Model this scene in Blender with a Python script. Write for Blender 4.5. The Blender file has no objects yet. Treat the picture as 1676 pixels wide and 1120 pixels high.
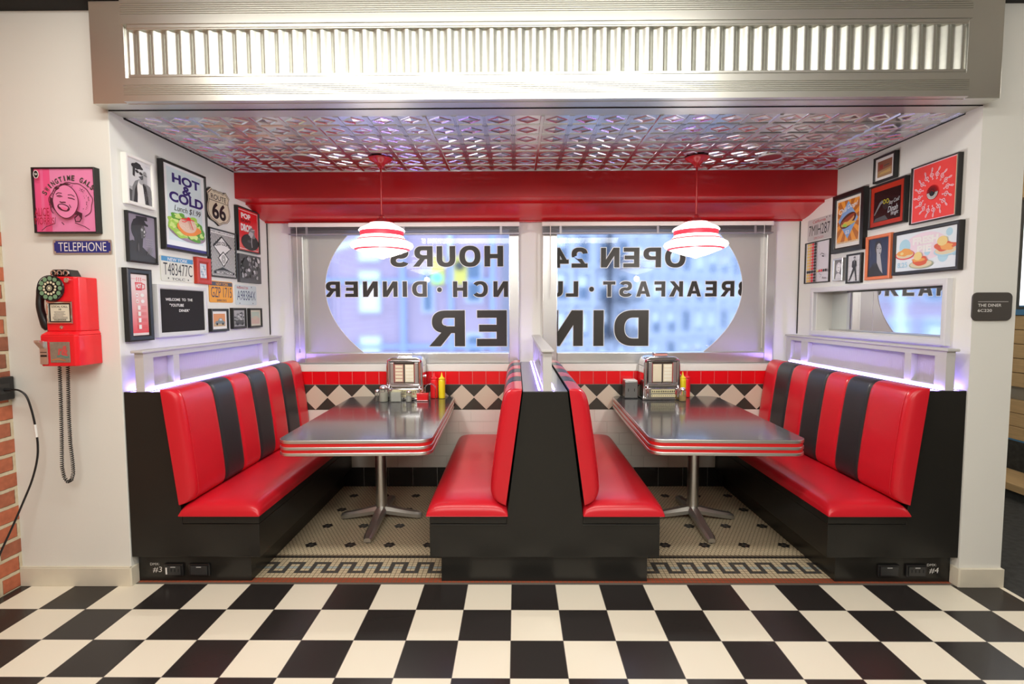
import bpy, bmesh, math, random
from math import sin, cos, pi, radians, sqrt, floor, ceil
from mathutils import Vector, Matrix

random.seed(7)
sc = bpy.context.scene
COL = sc.collection

# ------------------------------------------------------------------ camera, world, lights, exposure
cam_d = bpy.data.cameras.new('camera')
cam = bpy.data.objects.new('camera', cam_d); COL.objects.link(cam)
cam_d.sensor_width = 36.0; cam_d.lens = 838.13 / 1676 * 36.0
cam_d.clip_start = 0.05; cam_d.clip_end = 500
_p, _y, _r = 0.0628718, -0.0082158, -0.0028232
_f = Vector((sin(_y) * cos(_p), cos(_y) * cos(_p), -sin(_p)))
_rt = Vector((cos(_y), -sin(_y), 0)); _up = _rt.cross(_f)
_R = cos(_r) * _rt + sin(_r) * _up; _U = -sin(_r) * _rt + cos(_r) * _up
M = Matrix(((_R.x, _U.x, -_f.x, 0.0270), (_R.y, _U.y, -_f.y, -2.3712), (_R.z, _U.z, -_f.z, 1.4383), (0, 0, 0, 1)))
cam.matrix_world = M
sc.camera = cam

w = bpy.data.worlds.new('overcast_sky'); sc.world = w; w.use_nodes = True
w.node_tree.nodes['Background'].inputs[0].default_value = (0.50, 0.68, 1.0, 1)
w.node_tree.nodes['Background'].inputs[1].default_value = 2.9

def area(name, loc, size, sizey, power, col, rot=(0, 0, 0), spread=180):
    l = bpy.data.lights.new(name, 'AREA'); l.shape = 'RECTANGLE'; l.size = size; l.size_y = sizey
    l.energy = power; l.color = col; l.spread = radians(spread)
    o = bpy.data.objects.new(name, l); COL.objects.link(o); o.location = loc; o.rotation_euler = rot
    return o
WARM = (1.0, 0.972, 0.895)
area('ceiling_strip_light_near', (-0.35, -0.80, 3.0), 3.0, 0.25, 44, WARM, (radians(12), 0, 0))
area('ceiling_panel_light_middle', (0.1, -2.6, 3.0), 4.0, 0.8, 98, WARM, (radians(22), 0, 0))
area('ceiling_panel_light_back', (0.1, -4.2, 3.0), 4.0, 0.8, 70, WARM, (radians(30), 0, 0))
area('corridor_ceiling_light', (4.2, 0.6, 3.0), 1.0, 1.2, 26, WARM)

sc.view_settings.view_transform = 'Standard'; sc.view_settings.look = 'None'
sc.view_settings.exposure = 0.06; sc.view_settings.gamma = 1.0; sc.view_settings.use_curve_mapping = False
sc.cycles.max_bounces = 8; sc.cycles.glossy_bounces = 5; sc.cycles.transmission_bounces = 8
sc.cycles.sample_clamp_indirect = 6.0; sc.cycles.caustics_reflective = False

# ------------------------------------------------------------------ materials
def srgb(h):
    if isinstance(h, str):
        h = h.lstrip('#'); c = [int(h[i:i + 2], 16) / 255 for i in (0, 2, 4)]
        return tuple(x / 12.92 if x <= .04045 else ((x + .055) / 1.055) ** 2.4 for x in c)
    return h
MATS = {}
def mat(name, col=(.8, .8, .8), rough=.5, metal=0.0, coat=0.0, emit=None, es=0.0, noise=0.0, nscale=20, bump=0.0, bscale=60, stretch=None, trans=0.0, ior=1.45, spec=None, alpha=None):
    if name in MATS: return MATS[name]
    m = bpy.data.materials.new(name); m.use_nodes = True; MATS[name] = m
    nt = m.node_tree; b = nt.nodes['Principled BSDF']; L = nt.links
    c = srgb(col)
    b.inputs['Base Color'].default_value = (*c, 1); b.inputs['Roughness'].default_value = rough
    b.inputs['Metallic'].default_value = metal; b.inputs['Coat Weight'].default_value = coat
    b.inputs['Coat Roughness'].default_value = .08
    b.inputs['Transmission Weight'].default_value = trans; b.inputs['IOR'].default_value = ior
    if spec is not None: b.inputs['Specular IOR Level'].default_value = spec
    if emit: b.inputs['Emission Color'].default_value = (*srgb(emit), 1); b.inputs['Emission Strength'].default_value = es
    tc = nt.nodes.new('ShaderNodeTexCoord')
    def coords(sc_):
        mp = nt.nodes.new('ShaderNodeMapping'); L.new(tc.outputs['Object'], mp.inputs[0])
        if stretch: mp.inputs['Scale'].default_value = stretch
        return mp.outputs[0]
    n = nt.nodes.new('ShaderNodeTexNoise'); n.inputs['Scale'].default_value = nscale; n.inputs['Detail'].default_value = 4
    L.new(coords(0), n.inputs['Vector'])
    if noise > 0:
        mx = nt.nodes.new('ShaderNodeMix'); mx.data_type = 'RGBA'
        mx.inputs[6].default_value = (*[x * (1 - noise) for x in c], 1); mx.inputs[7].default_value = (*[min(1, x * (1 + noise)) for x in c], 1)
        L.new(n.outputs['Fac'], mx.inputs[0]); L.new(mx.outputs[2], b.inputs['Base Color'])
    if bump > 0:
        n2 = nt.nodes.new('ShaderNodeTexNoise'); n2.inputs['Scale'].default_value = bscale; n2.inputs['Detail'].default_value = 3
        L.new(coords(0), n2.inputs['Vector'])
        bp = nt.nodes.new('ShaderNodeBump'); bp.inputs['Strength'].default_value = bump; bp.inputs['Distance'].default_value = .004
        L.new(n2.outputs['Fac'], bp.inputs['Height']); L.new(bp.outputs[0], b.inputs['Normal'])
    return m
wall_m = mat('wall_paint', (.80, .80, .755), .7, noise=.02, nscale=3, bump=.05, bscale=120)
wallg_m = mat('pillar_paint', (.66, .65, .62), .7, noise=.02, nscale=3, bump=.05, bscale=120)
base_m = mat('baseboard_cream', (.72, .67, .55), .5, noise=.06, nscale=14)
steel_m = mat('brushed_steel', (.74, .74, .70), .26, 1, noise=.06, nscale=6, bump=.06, bscale=30, stretch=(1, 1, 60))
steelh_m = mat('brushed_steel_fascia', (.70, .70, .65), .36, 1, noise=.03, nscale=5)
galv_m = mat('galvanized_steel', (.60, .61, .56), .42, 1, noise=.10, nscale=45)
screen_m = mat('painted_aluminium', (.56, .55, .55), .45)
alu_m = mat('satin_aluminium', (.78, .78, .77), .34, 1, noise=.03)
chrome_m = mat('chrome', (.86, .86, .87), .07, 1)
tin_m = mat('embossed_tin', (.80, .80, .85), .21, 1)
gap_m = mat('dark_gap', (.012, .012, .012), .8)
red_paint = mat('red_gloss_paint', (.56, .008, .012), .32, coat=.25, noise=.04, nscale=3)
lacq = mat('black_laminate', (.016, .015, .013), .30, noise=.1, nscale=5)
redv = mat('red_vinyl', (.62, .012, .024), .30, coat=.12, noise=.05, nscale=6, bump=.10, bscale=260)
blkv = mat('black_vinyl', (.022, .022, .024), .38, noise=.1, nscale=8, bump=.10, bscale=260)
seam_m = mat('vinyl_seam', (.10, .004, .006), .6)
tabtop_m = mat('charcoal_laminate_tabletop', (.055, .055, .058), .17, coat=.35, noise=.15, nscale=90)
redband = mat('red_enamel_band', (.72, .02, .02), .3)
tred = mat('red_glazed_tile', (.78, .006, .012), .12, coat=.5, noise=.04, nscale=4)
tblk = mat('charcoal_glazed_tile', (.050, .046, .038), .2, coat=.3)
tcream = mat('beige_glazed_tile', (.66, .58, .46), .2, coat=.3)
tsub = mat('white_subway_tile', (.78, .76, .70), .15, coat=.4)
grout = mat('pale_grout', (.70, .67, .60), .85)
base_tile = mat('black_base_tile', (.016, .016, .017), .2, coat=.3)
white_t = mat('white_trim', (.82, .80, .76), .45)
black_f = mat('black_frame_wood', (.014, .013, .012), .35, noise=.2)
white_f = mat('white_frame_wood', (.84, .83, .80), .4)
redw_f = mat('red_frame_wood', (.48, .035, .015), .35, noise=.15)
orange_f = mat('orange_frame_wood', (.72, .19, .07), .4, noise=.1)
silver_f = mat('silver_frame', (.62, .61, .60), .35, .8)
lav_f = mat('pale_grey_frame', (.66, .66, .68), .45)
blk = mat('print_black', (.014, .013, .014), .45)
dgry = mat('print_dark_grey', (.07, .07, .08), .45)
mgry = mat('print_mid_grey', (.22, .22, .23), .45)
lgry = mat('print_light_grey', (.52, .51, .53), .45)
wht = mat('print_white', (.84, .83, .81), .45)
led_m = mat('violet_led', (.6, .55, 1), .5, emit=(.36, .24, 1.0), es=42.0)
ledw_m = led_m
plast_r = mat('red_plastic', (.78, .015, .02), .3, coat=.2)
plast_y = mat('yellow_plastic', (.90, .72, .02), .32, coat=.2)
plast_k = mat('black_plastic', (.012, .012, .013), .28, coat=.2)
clear_m = mat('clear_glass', (.95, .97, .95), .03, trans=1.0)

# ------------------------------------------------------------------ mesh builder
class MB:
    def __init__(s): s.v = []; s.f = []; s.m = []; s.mats = []
    def mi(s, m):
        if m not in s.mats: s.mats.append(m)
        return s.mats.index(m)
    def add(s, vs, fs, m):
        o = len(s.v); k = s.mi(m)
        s.v += [tuple(v) for v in vs]; s.f += [tuple(i + o for i in f) for f in fs]; s.m += [k] * len(fs)
    def box(s, a, b, m):
        x0, y0, z0 = a; x1, y1, z1 = b
        if x0 > x1: x0, x1 = x1, x0
        if y0 > y1: y0, y1 = y1, y0
        if z0 > z1: z0, z1 = z1, z0
        s.add([(x0, y0, z0), (x1, y0, z0), (x1, y1, z0), (x0, y1, z0), (x0, y0, z1), (x1, y0, z1), (x1, y1, z1), (x0, y1, z1)],
              [(0, 3, 2, 1), (4, 5, 6, 7), (0, 1, 5, 4), (1, 2, 6, 5), (2, 3, 7, 6), (3, 0, 4, 7)], m)
    def prism(s, pts, fn, a, b, m, cap=True):      # pts 2-D outline (ccw), fn(p, t) -> 3-D
        n = len(pts)
        vs = [fn(p, a) for p in pts] + [fn(p, b) for p in pts]
        fs = [(i, (i + 1) % n, n + (i + 1) % n, n + i) for i in range(n)]
        if cap: fs += [tuple(range(n - 1, -1, -1)), tuple(range(n, 2 * n))]
        s.add(vs, fs, m)
    def lathe(s, prof, c, m, seg=40, mats=None, axis='z'):
        n = len(prof); vs = []
        for k in range(seg):
            t = 2 * pi * k / seg
            for r, z in prof:
                if axis == 'z': vs.append((c[0] + r * cos(t), c[1] + r * sin(t), c[2] + z))
                elif axis == 'y': vs.append((c[0] + r * cos(t), c[1] + z, c[2] + r * sin(t)))
                else: vs.append((c[0] + z, c[1] + r * cos(t), c[2] + r * sin(t)))
        for i in range(n - 1):
            mm = mats[i] if mats else m
            fs = []
            for k in range(seg):
                a = k * n + i; b = ((k + 1) % seg) * n + i
                fs.append((a, b, b + 1, a + 1))
            o = len(s.v)
            kidx = s.mi(mm)
            s._pend = getattr(s, '_pend', []) + [(fs, kidx)]
        o = len(s.v); s.v += vs
        for fs, kidx in s._pend:
            s.f += [tuple(q + o for q in f) for f in fs]; s.m += [kidx] * len(fs)
        s._pend = []
    def tube(s, pts, r, m, seg=8, cap=True):
        P = [Vector(p) for p in pts]; n = len(P); vs = []; fs = []
        d0 = (P[1] - P[0]).normalized(); up = Vector((0, 0, 1)) if abs(d0.z) < .9 else Vector((1, 0, 0))
        u = d0.cross(up).normalized()
        for i in range(n):
            d = (P[min(i + 1, n - 1)] - P[max(i - 1, 0)]).normalized()
            u = (u - d * u.dot(d)).normalized(); vv = d.cross(u)
            rr = r[i] if isinstance(r, (list, tuple)) else r
            for k in range(seg):
                t = 2 * pi * k / seg; vs.append(P[i] + rr * (cos(t) * u + sin(t) * vv))
        for i in range(n - 1):
            for k in range(seg):
                a = i * seg + k; b = i * seg + (k + 1) % seg
                fs.append((a, b, b + seg, a + seg))
        if cap: fs += [tuple(range(seg - 1, -1, -1)), tuple(range((n - 1) * seg, n * seg))]
        s.add(vs, fs, m)
    def cyl(s, c, r, h, m, seg=24, axis='z'):
        s.lathe([(0.0001, 0), (r, 0), (r, h), (0.0001, h)], c, m, seg, axis=axis)
    def grid(s, fn, nu, nv, m, matfn=None, flip=False):
        o = len(s.v)
        for i in range(nu + 1):
            for j in range(nv + 1): s.v.append(tuple(fn(i, j)))
        for i in range(nu):
            for j in range(nv):
                a = o + i * (nv + 1) + j; f = (a, a + nv + 1, a + nv + 2, a + 1)
                s.f.append(f[::-1] if flip else f); s.m.append(s.mi(matfn(i, j) if matfn else m))
    def build(s, name, parent=None, smooth=None, bevel=0, loc=None, seg=2):
        me = bpy.data.meshes.new(name); me.from_pydata(s.v, [], s.f)
        for m in s.mats: me.materials.append(m)
        me.polygons.foreach_set('material_index', s.m)
        bm = bmesh.new(); bm.from_mesh(me)
        bmesh.ops.recalc_face_normals(bm, faces=bm.faces)
        bm.to_mesh(me); bm.free()
        if smooth:
            me.polygons.foreach_set('use_smooth', [True] * len(me.polygons))
            me.set_sharp_from_angle(angle=radians(smooth))
        me.update()
        o = bpy.data.objects.new(name, me); COL.objects.link(o)
        if parent: o.parent = parent
        if loc: o.location = loc
        if bevel:
            bv = o.modifiers.new('bevel', 'BEVEL'); bv.width = bevel; bv.segments = seg; bv.limit_method = 'ANGLE'; bv.angle_limit = radians(40)
            bv.harden_normals = False
        return o

def tag(o, label=None, cat=None, group=None, kind=None):
    if label: o['label'] = label
    if cat: o['category'] = cat
    if group: o['group'] = group
    if kind: o['kind'] = kind
    return o
def thing(name, label, cat, loc=(0, 0, 0), rot=0, group=None, mtx=None):
    o = bpy.data.objects.new(name, None); COL.objects.link(o); o.empty_display_size = .05
    if mtx is not None: o.matrix_world = mtx
    else: o.location = loc; o.rotation_euler = (0, 0, rot)
    return tag(o, label, cat, group)
def struct(o, label=None, cat=None): return tag(o, label, cat, None, 'structure')

# ------------------------------------------------------------------ flat print builder (artwork on real sheets)
_tc = {}
def text_geo(s, bold=0.0):
    key = (s, bold)
    if key in _tc: return _tc[key]
    cu = bpy.data.curves.new('t', 'FONT'); cu.body = s; cu.size = 1.0; cu.offset = bold; cu.resolution_u = 5; cu.fill_mode = 'FRONT'
    o = bpy.data.objects.new('t', cu); me = bpy.data.meshes.new_from_object(o)
    vs = [tuple(v.co) for v in me.vertices]; fs = [tuple(p.vertices) for p in me.polygons]
    bpy.data.objects.remove(o); bpy.data.curves.remove(cu); bpy.data.meshes.remove(me)
    if not vs: vs = [(0, 0, 0)]
    x0 = min(v[0] for v in vs); x1 = max(v[0] for v in vs); y0 = min(v[1] for v in vs); y1 = max(v[1] for v in vs)
    _tc[key] = (vs, fs, x0, x1, y0, y1); return _tc[key]
class Sheet(MB):
    """local frame: x = to the viewer's right, y = up, z = out of the sheet"""
    def __init__(s, z=0.0, dz=.00022): super().__init__(); s.z = z; s.dz = dz
    def up(s): s.z += s.dz
    def poly(s, pts, m):
        s.up(); s.add([(p[0], p[1], s.z) for p in pts], [tuple(range(len(pts)))], m)
    def rect(s, x0, y0, x1, y1, m): s.poly([(x0, y0), (x1, y0), (x1, y1), (x0, y1)], m)
    def ell(s, cx, cy, rx, ry, m, rot=0, n=28, a0=0, a1=2 * pi):
        pts = []
        for k in range(n):
            t = a0 + (a1 - a0) * k / (n if a1 - a0 > 6.28 else n - 1)
            x, y = rx * cos(t), ry * sin(t); pts.append((cx + x * cos(rot) - y * sin(rot), cy + x * sin(rot) + y * cos(rot)))
        s.poly(pts, m)
    def blob(s, cx, cy, rx, ry, m, seed=0, amp=.15, n=30):
        rnd = random.Random(seed); ph = [rnd.uniform(0, 6.28) for _ in range(5)]
        pts = []
        for k in range(n):
            t = 2 * pi * k / n; q = 1 + amp * sum(sin((j + 2) * t + ph[j]) / (1 + j * .3) for j in range(5)) * .6
            pts.append((cx + rx * q * cos(t), cy + ry * q * sin(t)))
        s.poly(pts, m)
    def stroke(s, pts, wd, m, closed=False):
        s.up(); P = [Vector((p[0], p[1])) for p in pts]; n = len(P); L = []; R = []
        for i in range(n):
            if closed: a, b = P[i - 1], P[(i + 1) % n]
            else: a, b = P[max(i - 1, 0)], P[min(i + 1, n - 1)]
            d = (b - a); d = d.normalized() if d.length > 1e-9 else Vector((1, 0)); nn = Vector((-d.y, d.x)) * wd / 2
            L.append(P[i] + nn); R.append(P[i] - nn)
        vs = [(q.x, q.y, s.z) for q in L] + [(q.x, q.y, s.z) for q in R]
        fs = [(i, (i + 1) % n, n + (i + 1) % n, n + i) for i in range(n if closed else n - 1)]
        s.add(vs, fs, m)
    def text(s, t, x0, y0, x1, y1, m, bold=0.0, shear=0.0, arc=None, rot=0, keep=False):
        s.up(); vs, fs, a, b, c, d = text_geo(t, bold)
        sx = (x1 - x0) / (b - a); sy = (y1 - y0) / (d - c)
        out = []
        for v in vs:
            x = x0 + (v[0] - a) * sx; y = (v[1] - c) * sy; x += shear * y; y += y0
            if arc:
                u = (x - (x0 + x1) / 2) / ((x1 - x0) / 2); y += arc * (1 - u * u)
            if rot:
                X, Y = x - x0, y - y0; x = x0 + X * cos(rot) - Y * sin(rot); y = y0 + X * sin(rot) + Y * cos(rot)
            out.append((x, y, s.z))
        s.add(out, fs, m)

def face_mtx(wall, a, z, off):
    """matrix whose x runs to the viewer's right along the wall, y up, z out of the wall"""
    if wall == 'L': return Matrix(((0, 0, 1, WL + off), (1, 0, 0, a), (0, 1, 0, z), (0, 0, 0, 1)))
    if wall == 'R': return Matrix(((0, 0, -1, WR - off), (-1, 0, 0, a), (0, 1, 0, z), (0, 0, 0, 1)))
    return Matrix(((1, 0, 0, a), (0, 0, -1, PF - off), (0, 1, 0, z), (0, 0, 0, 1)))
WL, WR, PF = -1.995, 2.315, 0.22

def ring(x0, y0, x1, y1, b, z0, z1, m, mb):
    """mitred picture-frame moulding"""
    prof = [(0, z0), (0, z1 - .002), (b * .25, z1), (b * .8, z1 - .001), (b, z1 - .006), (b, z0)]
    cs = [(x0, y0, 1, 1), (x1, y0, -1, 1), (x1, y1, -1, -1), (x0, y1, 1, -1)]
    n = len(prof); vs = []; fs = []
    for X, Y, sx, sy in cs:
        for p, z in prof: vs.append((X + sx * p, Y + sy * p, z))
    for k in range(4):
        for i in range(n):
            a = k * n + i; a2 = k * n + (i + 1) % n; b_ = ((k + 1) % 4) * n + i; b2 = ((k + 1) % 4) * n + (i + 1) % n
            fs.append((a, a2, b2, b_))
    mb.add(vs, fs, m)

def framed(name, label, cat, wall, a, z0, wd, ht, depth, border, fm, paper=wht, mount=0, mount_m=None, group=None):
    """returns root, Sheet positioned so that (0,0)-(w,h) is the picture opening, w, h"""
    root = thing(name, label, cat, group=group or {'L': 'pictures on the left alcove wall', 'R': 'pictures on the right alcove wall', 'F': None}[wall], mtx=face_mtx(wall, a, z0, 0))
    if border > 0:
        mb = MB(); ring(0, 0, wd, ht, border, 0.001, depth, fm, mb); mb.build('frame', root)
    b = MB(); b.box((border * .5, border * .5, .0012), (wd - border * .5, ht - border * .5, .004 if border else depth), fm); b.build('backing', root)
    sh = Sheet(z=(depth - .010) if border else depth)
    sh.ox = border; sh.w = wd - 2 * border; sh.h = ht - 2 * border
    if mount:
        sh.rect(0, 0, sh.w, sh.h, mount_m or wht)
        sh.rect(mount, mount, sh.w - mount, sh.h - mount, paper)
    else: sh.rect(0, 0, sh.w, sh.h, paper)
    return root, sh
def finish(root, sh, name='print'):
    o = sh.build(name, root); o.location = (sh.ox, sh.ox, 0)
    return o

# ================================================================== SETTING
S = 0.2286
def floor_material():
    m = bpy.data.materials.new('checker_vinyl_tiles'); m.use_nodes = True; nt = m.node_tree; L = nt.links; b = nt.nodes['Principled BSDF']
    g = nt.nodes.new('ShaderNodeTexCoord'); sp = nt.nodes.new('ShaderNodeSeparateXYZ'); L.new(g.outputs['Object'], sp.inputs[0])
    def M_(op, a, b_=None, c=None):
        n = nt.nodes.new('ShaderNodeMath'); n.operation = op
        for i, v in enumerate((a, b_, c)):
            if v is None: continue
            if isinstance(v, (int, float)): n.inputs[i].default_value = v
            else: L.new(v, n.inputs[i])
        return n.outputs[0]
    ymin = M_('MINIMUM', sp.outputs[1], .2284)
    fx = M_('DIVIDE', sp.outputs[0], S); fy = M_('DIVIDE', ymin, S)
    par = M_('MODULO', M_('ADD', M_('ADD', M_('FLOOR', fx), M_('FLOOR', fy)), 200.0), 2.0)
    def edge(f): 
        r = M_('FRACT', f); return M_('MINIMUM', r, M_('SUBTRACT', 1.0, r))
    e = M_('MINIMUM', edge(fx), edge(fy)); ln = M_('LESS_THAN', e, .0055)
    mx = nt.nodes.new('ShaderNodeMix'); mx.data_type = 'RGBA'; mx.inputs[6].default_value = (.027, .0235, .022, 1); mx.inputs[7].default_value = (.86, .80, .66, 1)
    L.new(par, mx.inputs[0])
    m2 = nt.nodes.new('ShaderNodeMix'); m2.data_type = 'RGBA'; m2.inputs[7].default_value = (.16, .14, .12, 1); L.new(mx.outputs[2], m2.inputs[6]); L.new(ln, m2.inputs[0])
    L.new(m2.outputs[2], b.inputs['Base Color'])
    n = nt.nodes.new('ShaderNodeTexNoise'); n.inputs['Scale'].default_value = 7; L.new(g.outputs['Object'], n.inputs['Vector'])
    L.new(M_('MULTIPLY_ADD', n.outputs['Fac'], .04, .24), b.inputs['Roughness'])
    b.inputs['Specular IOR Level'].default_value = .35
    return m
mb = MB(); mb.box((-2.75, -5.2, -.05), (2.54, .245, 0), floor_material()); struct(mb.build('floor'), 'black and cream checkerboard floor tiles in front of the booths', 'floor')

def carpet_mat():
    m = mat('dark_carpet', (.035, .035, .033), .95, noise=.7, nscale=26, bump=.6, bscale=150); return m
mb = MB(); mb.box((2.54, -5.2, -.05), (5.6, 2.1, 0), carpet_mat()); struct(mb.build('floor'), 'dark patterned carpet in the corridor on the right', 'carpet')

# mosaic floor of the alcove: hexagon field with flowers, key border and brick-red edge
hexc = mat('cream_mosaic', (.68, .56, .37), .45, noise=.16, nscale=40)
hexg = mat('mosaic_grout', (.20, .15, .095), .9)
hexk = mat('black_mosaic', (.018, .018, .019), .4)
hexgr = mat('charcoal_mosaic', (.07, .07, .068), .4)
hexr = mat('brick_red_mosaic', (.36, .085, .04), .5, noise=.15, nscale=60)
hexb = mat('pale_blue_mosaic', (.44, .50, .48), .45, noise=.1)
mb = MB(); mb.box((-2.0, .245, -.05), (2.32, 1.80, -.0015), hexg)
g = .0245; y0 = .245; X0 = -1.42; nx = int((1.76 - X0) / g)
for i in range(nx):
    for j in range(12):
        c = i % 6
        if j < 2: m_ = hexr
        elif j == 11: m_ = hexk
        elif j == 4: m_ = hexgr if c in (0, 3, 4, 5) else hexc
        elif j == 8: m_ = hexgr if c in (0, 1, 2, 3) else hexc
        elif 4 < j < 8: m_ = hexgr if c in (0, 3) else (hexb if j == 6 else hexc)
        else: m_ = hexc
        x = X0 + i * g; y = y0 + j * g; q = .0016
        if -.30 < x < .62: 
            if j > 3: continue
        mb.add([(x + q, y + q, 0), (x + g - q, y + q, 0), (x + g - q, y + g - q, 0), (x + q, y + g - q, 0)], [(0, 1, 2, 3)], m_)
for x0_ in range(int((-1.995 - X0) / g), 0):
    for j in (0, 1):
        x = X0 + x0_ * g; mb.add([(x + .0016, y0 + j * g, 0), (x + g - .0016, y0 + j * g, 0), (x + g - .0016, y0 + j * g + g - .003, 0), (x + .0016, y0 + j * g + g - .003, 0)], [(0, 1, 2, 3)], hexr)
for x0_ in range(nx, int((2.31 - X0) / g)):
    for j in (0, 1):
        x = X0 + x0_ * g; mb.add([(x + .0016, y0 + j * g, 0), (x + g - .0016, y0 + j * g, 0), (x + g - .0016, y0 + j * g + g - .003, 0), (x + .0016, y0 + j * g + g - .003, 0)], [(0, 1, 2, 3)], hexr)
px, py = .0241, .0198
def hexa(cx, cy, m_):
    r = .0131
    mb.add([(cx + r * .90 * cos(pi / 6 + k * pi / 3), cy + r * .92 * sin(pi / 6 + k * pi / 3), 0) for k in range(6)], [(0, 1, 2, 3, 4, 5)], m_)
for row in range(-6, 54):
    for col in range(-8, 126):
        fx = -1.236 + col * px + (px / 2 if row % 2 else 0); fy = .681 + row * py
        if fy < .552 or fy > 1.725 or fx > 1.8 or (-.36 < fx < .70): continue
        # flower: nearest centre at multiples of (10 px, 14 py)
        c0 = round((fx + 1.236) / (10 * px)); r0 = round((fy - .681) / (14 * py))
        dx = (fx + 1.236 - c0 * 10 * px) / px; dy = (fy - .681 - r0 * 14 * py) / py
        d = sqrt(dx * dx + (dy * .866) ** 2)
        hexa(fx, fy, hexgr if d < .2 else hexk if d < 1.2 else hexc)
struct(mb.build('floor'), 'small hexagon mosaic floor with black flowers and a Greek key border', 'floor')

# ---- walls beside the alcove
mb = MB(); mb.box((-2.60, PF, 0), (WL, 2.05, 3.06), wall_m)
def side_mat_pillars(): pass
struct(mb.build('wall_left', bevel=.003), 'pale painted wall left of the booths, turning into the alcove', 'wall')
mb = MB(); mb.box((-2.57, .203, 0), (WL + .006, PF, .098), base_m); mb.box((-2.57, .207, .098), (WL + .003, PF, .103), base_m)
mb.box((WL, .205, 0), (WL + .012, .26, .098), base_m)
struct(mb.build('baseboard_left', bevel=.002))
# right wall with the recessed mirror opening
MY0, MY1, MZ0, MZ1 = .385, 1.555, 1.262, 1.575
mb = MB()
mb.box((WR, PF, 0), (2.53, 2.05, MZ0), wall_m); mb.box((WR, PF, MZ1), (2.53, 2.05, 3.06), wall_m)
mb.box((WR, PF, MZ0), (2.53, MY0, MZ1), wall_m); mb.box((WR, MY1, MZ0), (2.53, 2.05, MZ1), wall_m)
mb.box((2.46, MY0, MZ0), (2.53, MY1, MZ1), wall_m)
struct(mb.build('wall_right'), 'pale painted wall right of the booths with a recessed opening', 'wall')
mb = MB(); mb.box((WR - .006, .203, 0), (2.536, PF, .098), base_m); mb.box((WR - .012, .205, 0), (WR, .26, .098), base_m); mb.box((2.53, .205, 0), (2.536, 2.0, .098), base_m)
struct(mb.build('baseboard_right', bevel=.002))

# ---- brick side wall on the far left
def brick_material():
    m = bpy.data.materials.new('red_brick'); m.use_nodes = True; nt = m.node_tree; L = nt.links; b = nt.nodes['Principled BSDF']
    g = nt.nodes.new('ShaderNodeTexCoord'); sp = nt.nodes.new('ShaderNodeSeparateXYZ'); cb = nt.nodes.new('ShaderNodeCombineXYZ')
    L.new(g.outputs['Object'], sp.inputs[0]); L.new(sp.outputs[1], cb.inputs[0]); L.new(sp.outputs[2], cb.inputs[1])
    nz = nt.nodes.new('ShaderNodeTexNoise'); nz.inputs['Scale'].default_value = 30; L.new(cb.outputs[0], nz.inputs['Vector'])
    ad = nt.nodes.new('ShaderNodeMixRGB'); ad.blend_type = 'ADD'; ad.inputs[0].default_value = .006; L.new(cb.outputs[0], ad.inputs[1]); L.new(nz.outputs['Color'], ad.inputs[2])
    br = nt.nodes.new('ShaderNodeTexBrick'); br.inputs['Scale'].default_value = 1; br.inputs['Brick Width'].default_value = .215; br.inputs['Row Height'].default_value = .088
    br.inputs['Mortar Size'].default_value = .0105; br.inputs['Mortar Smooth'].default_value = .3; br.inputs['Bias'].default_value = -.2
    br.inputs['Color1'].default_value = (.52, .15, .075, 1); br.inputs['Color2'].default_value = (.22, .10, .065, 1); br.inputs['Mortar'].default_value = (.66, .56, .40, 1)
    L.new(ad.outputs[0], br.inputs['Vector'])
    mx = nt.nodes.new('ShaderNodeMixRGB'); mx.blend_type = 'OVERLAY'; mx.inputs[0].default_value = .35; L.new(br.outputs['Color'], mx.inputs[1]); L.new(nz.outputs['Fac'], mx.inputs[2])
    L.new(mx.outputs[0], b.inputs['Base Color']); b.inputs['Roughness'].default_value = .85
    bp = nt.nodes.new('ShaderNodeBump'); bp.invert = True; bp.inputs['Distance'].default_value = .008; L.new(br.outputs['Fac'], bp.inputs['Height']); L.new(bp.outputs[0], b.inputs['Normal'])
    return m
mb = MB(); mb.box((-2.80, -5.2, 0), (-2.57, PF, 3.06), brick_material()); struct(mb.build('wall_left'), 'red brick side wall at the left edge', 'brick wall')

# ---- room shell around the viewer (closes the room)
roomw = mat('room_paint', (.62, .60, .56), .8)
dark_c = mat('room_ceiling_paint', (.60, .58, .53), .8)
mb = MB(); mb.box((-2.8, -5.3, -.05), (5.6, -5.2, 3.06), roomw); struct(mb.build('wall_front'))
mb = MB(); mb.box((-2.8, -5.3, 3.05), (5.6, 2.1, 3.12), dark_c); struct(mb.build('ceiling'), 'plain painted room ceiling', 'ceiling')
mb = MB(); mb.box((5.5, -5.3, -.05), (5.6, 2.1, 3.06), roomw); struct(mb.build('wall_right'))
mb = MB(); mb.box((2.53, 2.0, -.05), (5.5, 2.1, 3.06), roomw); struct(mb.build('wall_back'))

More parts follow.
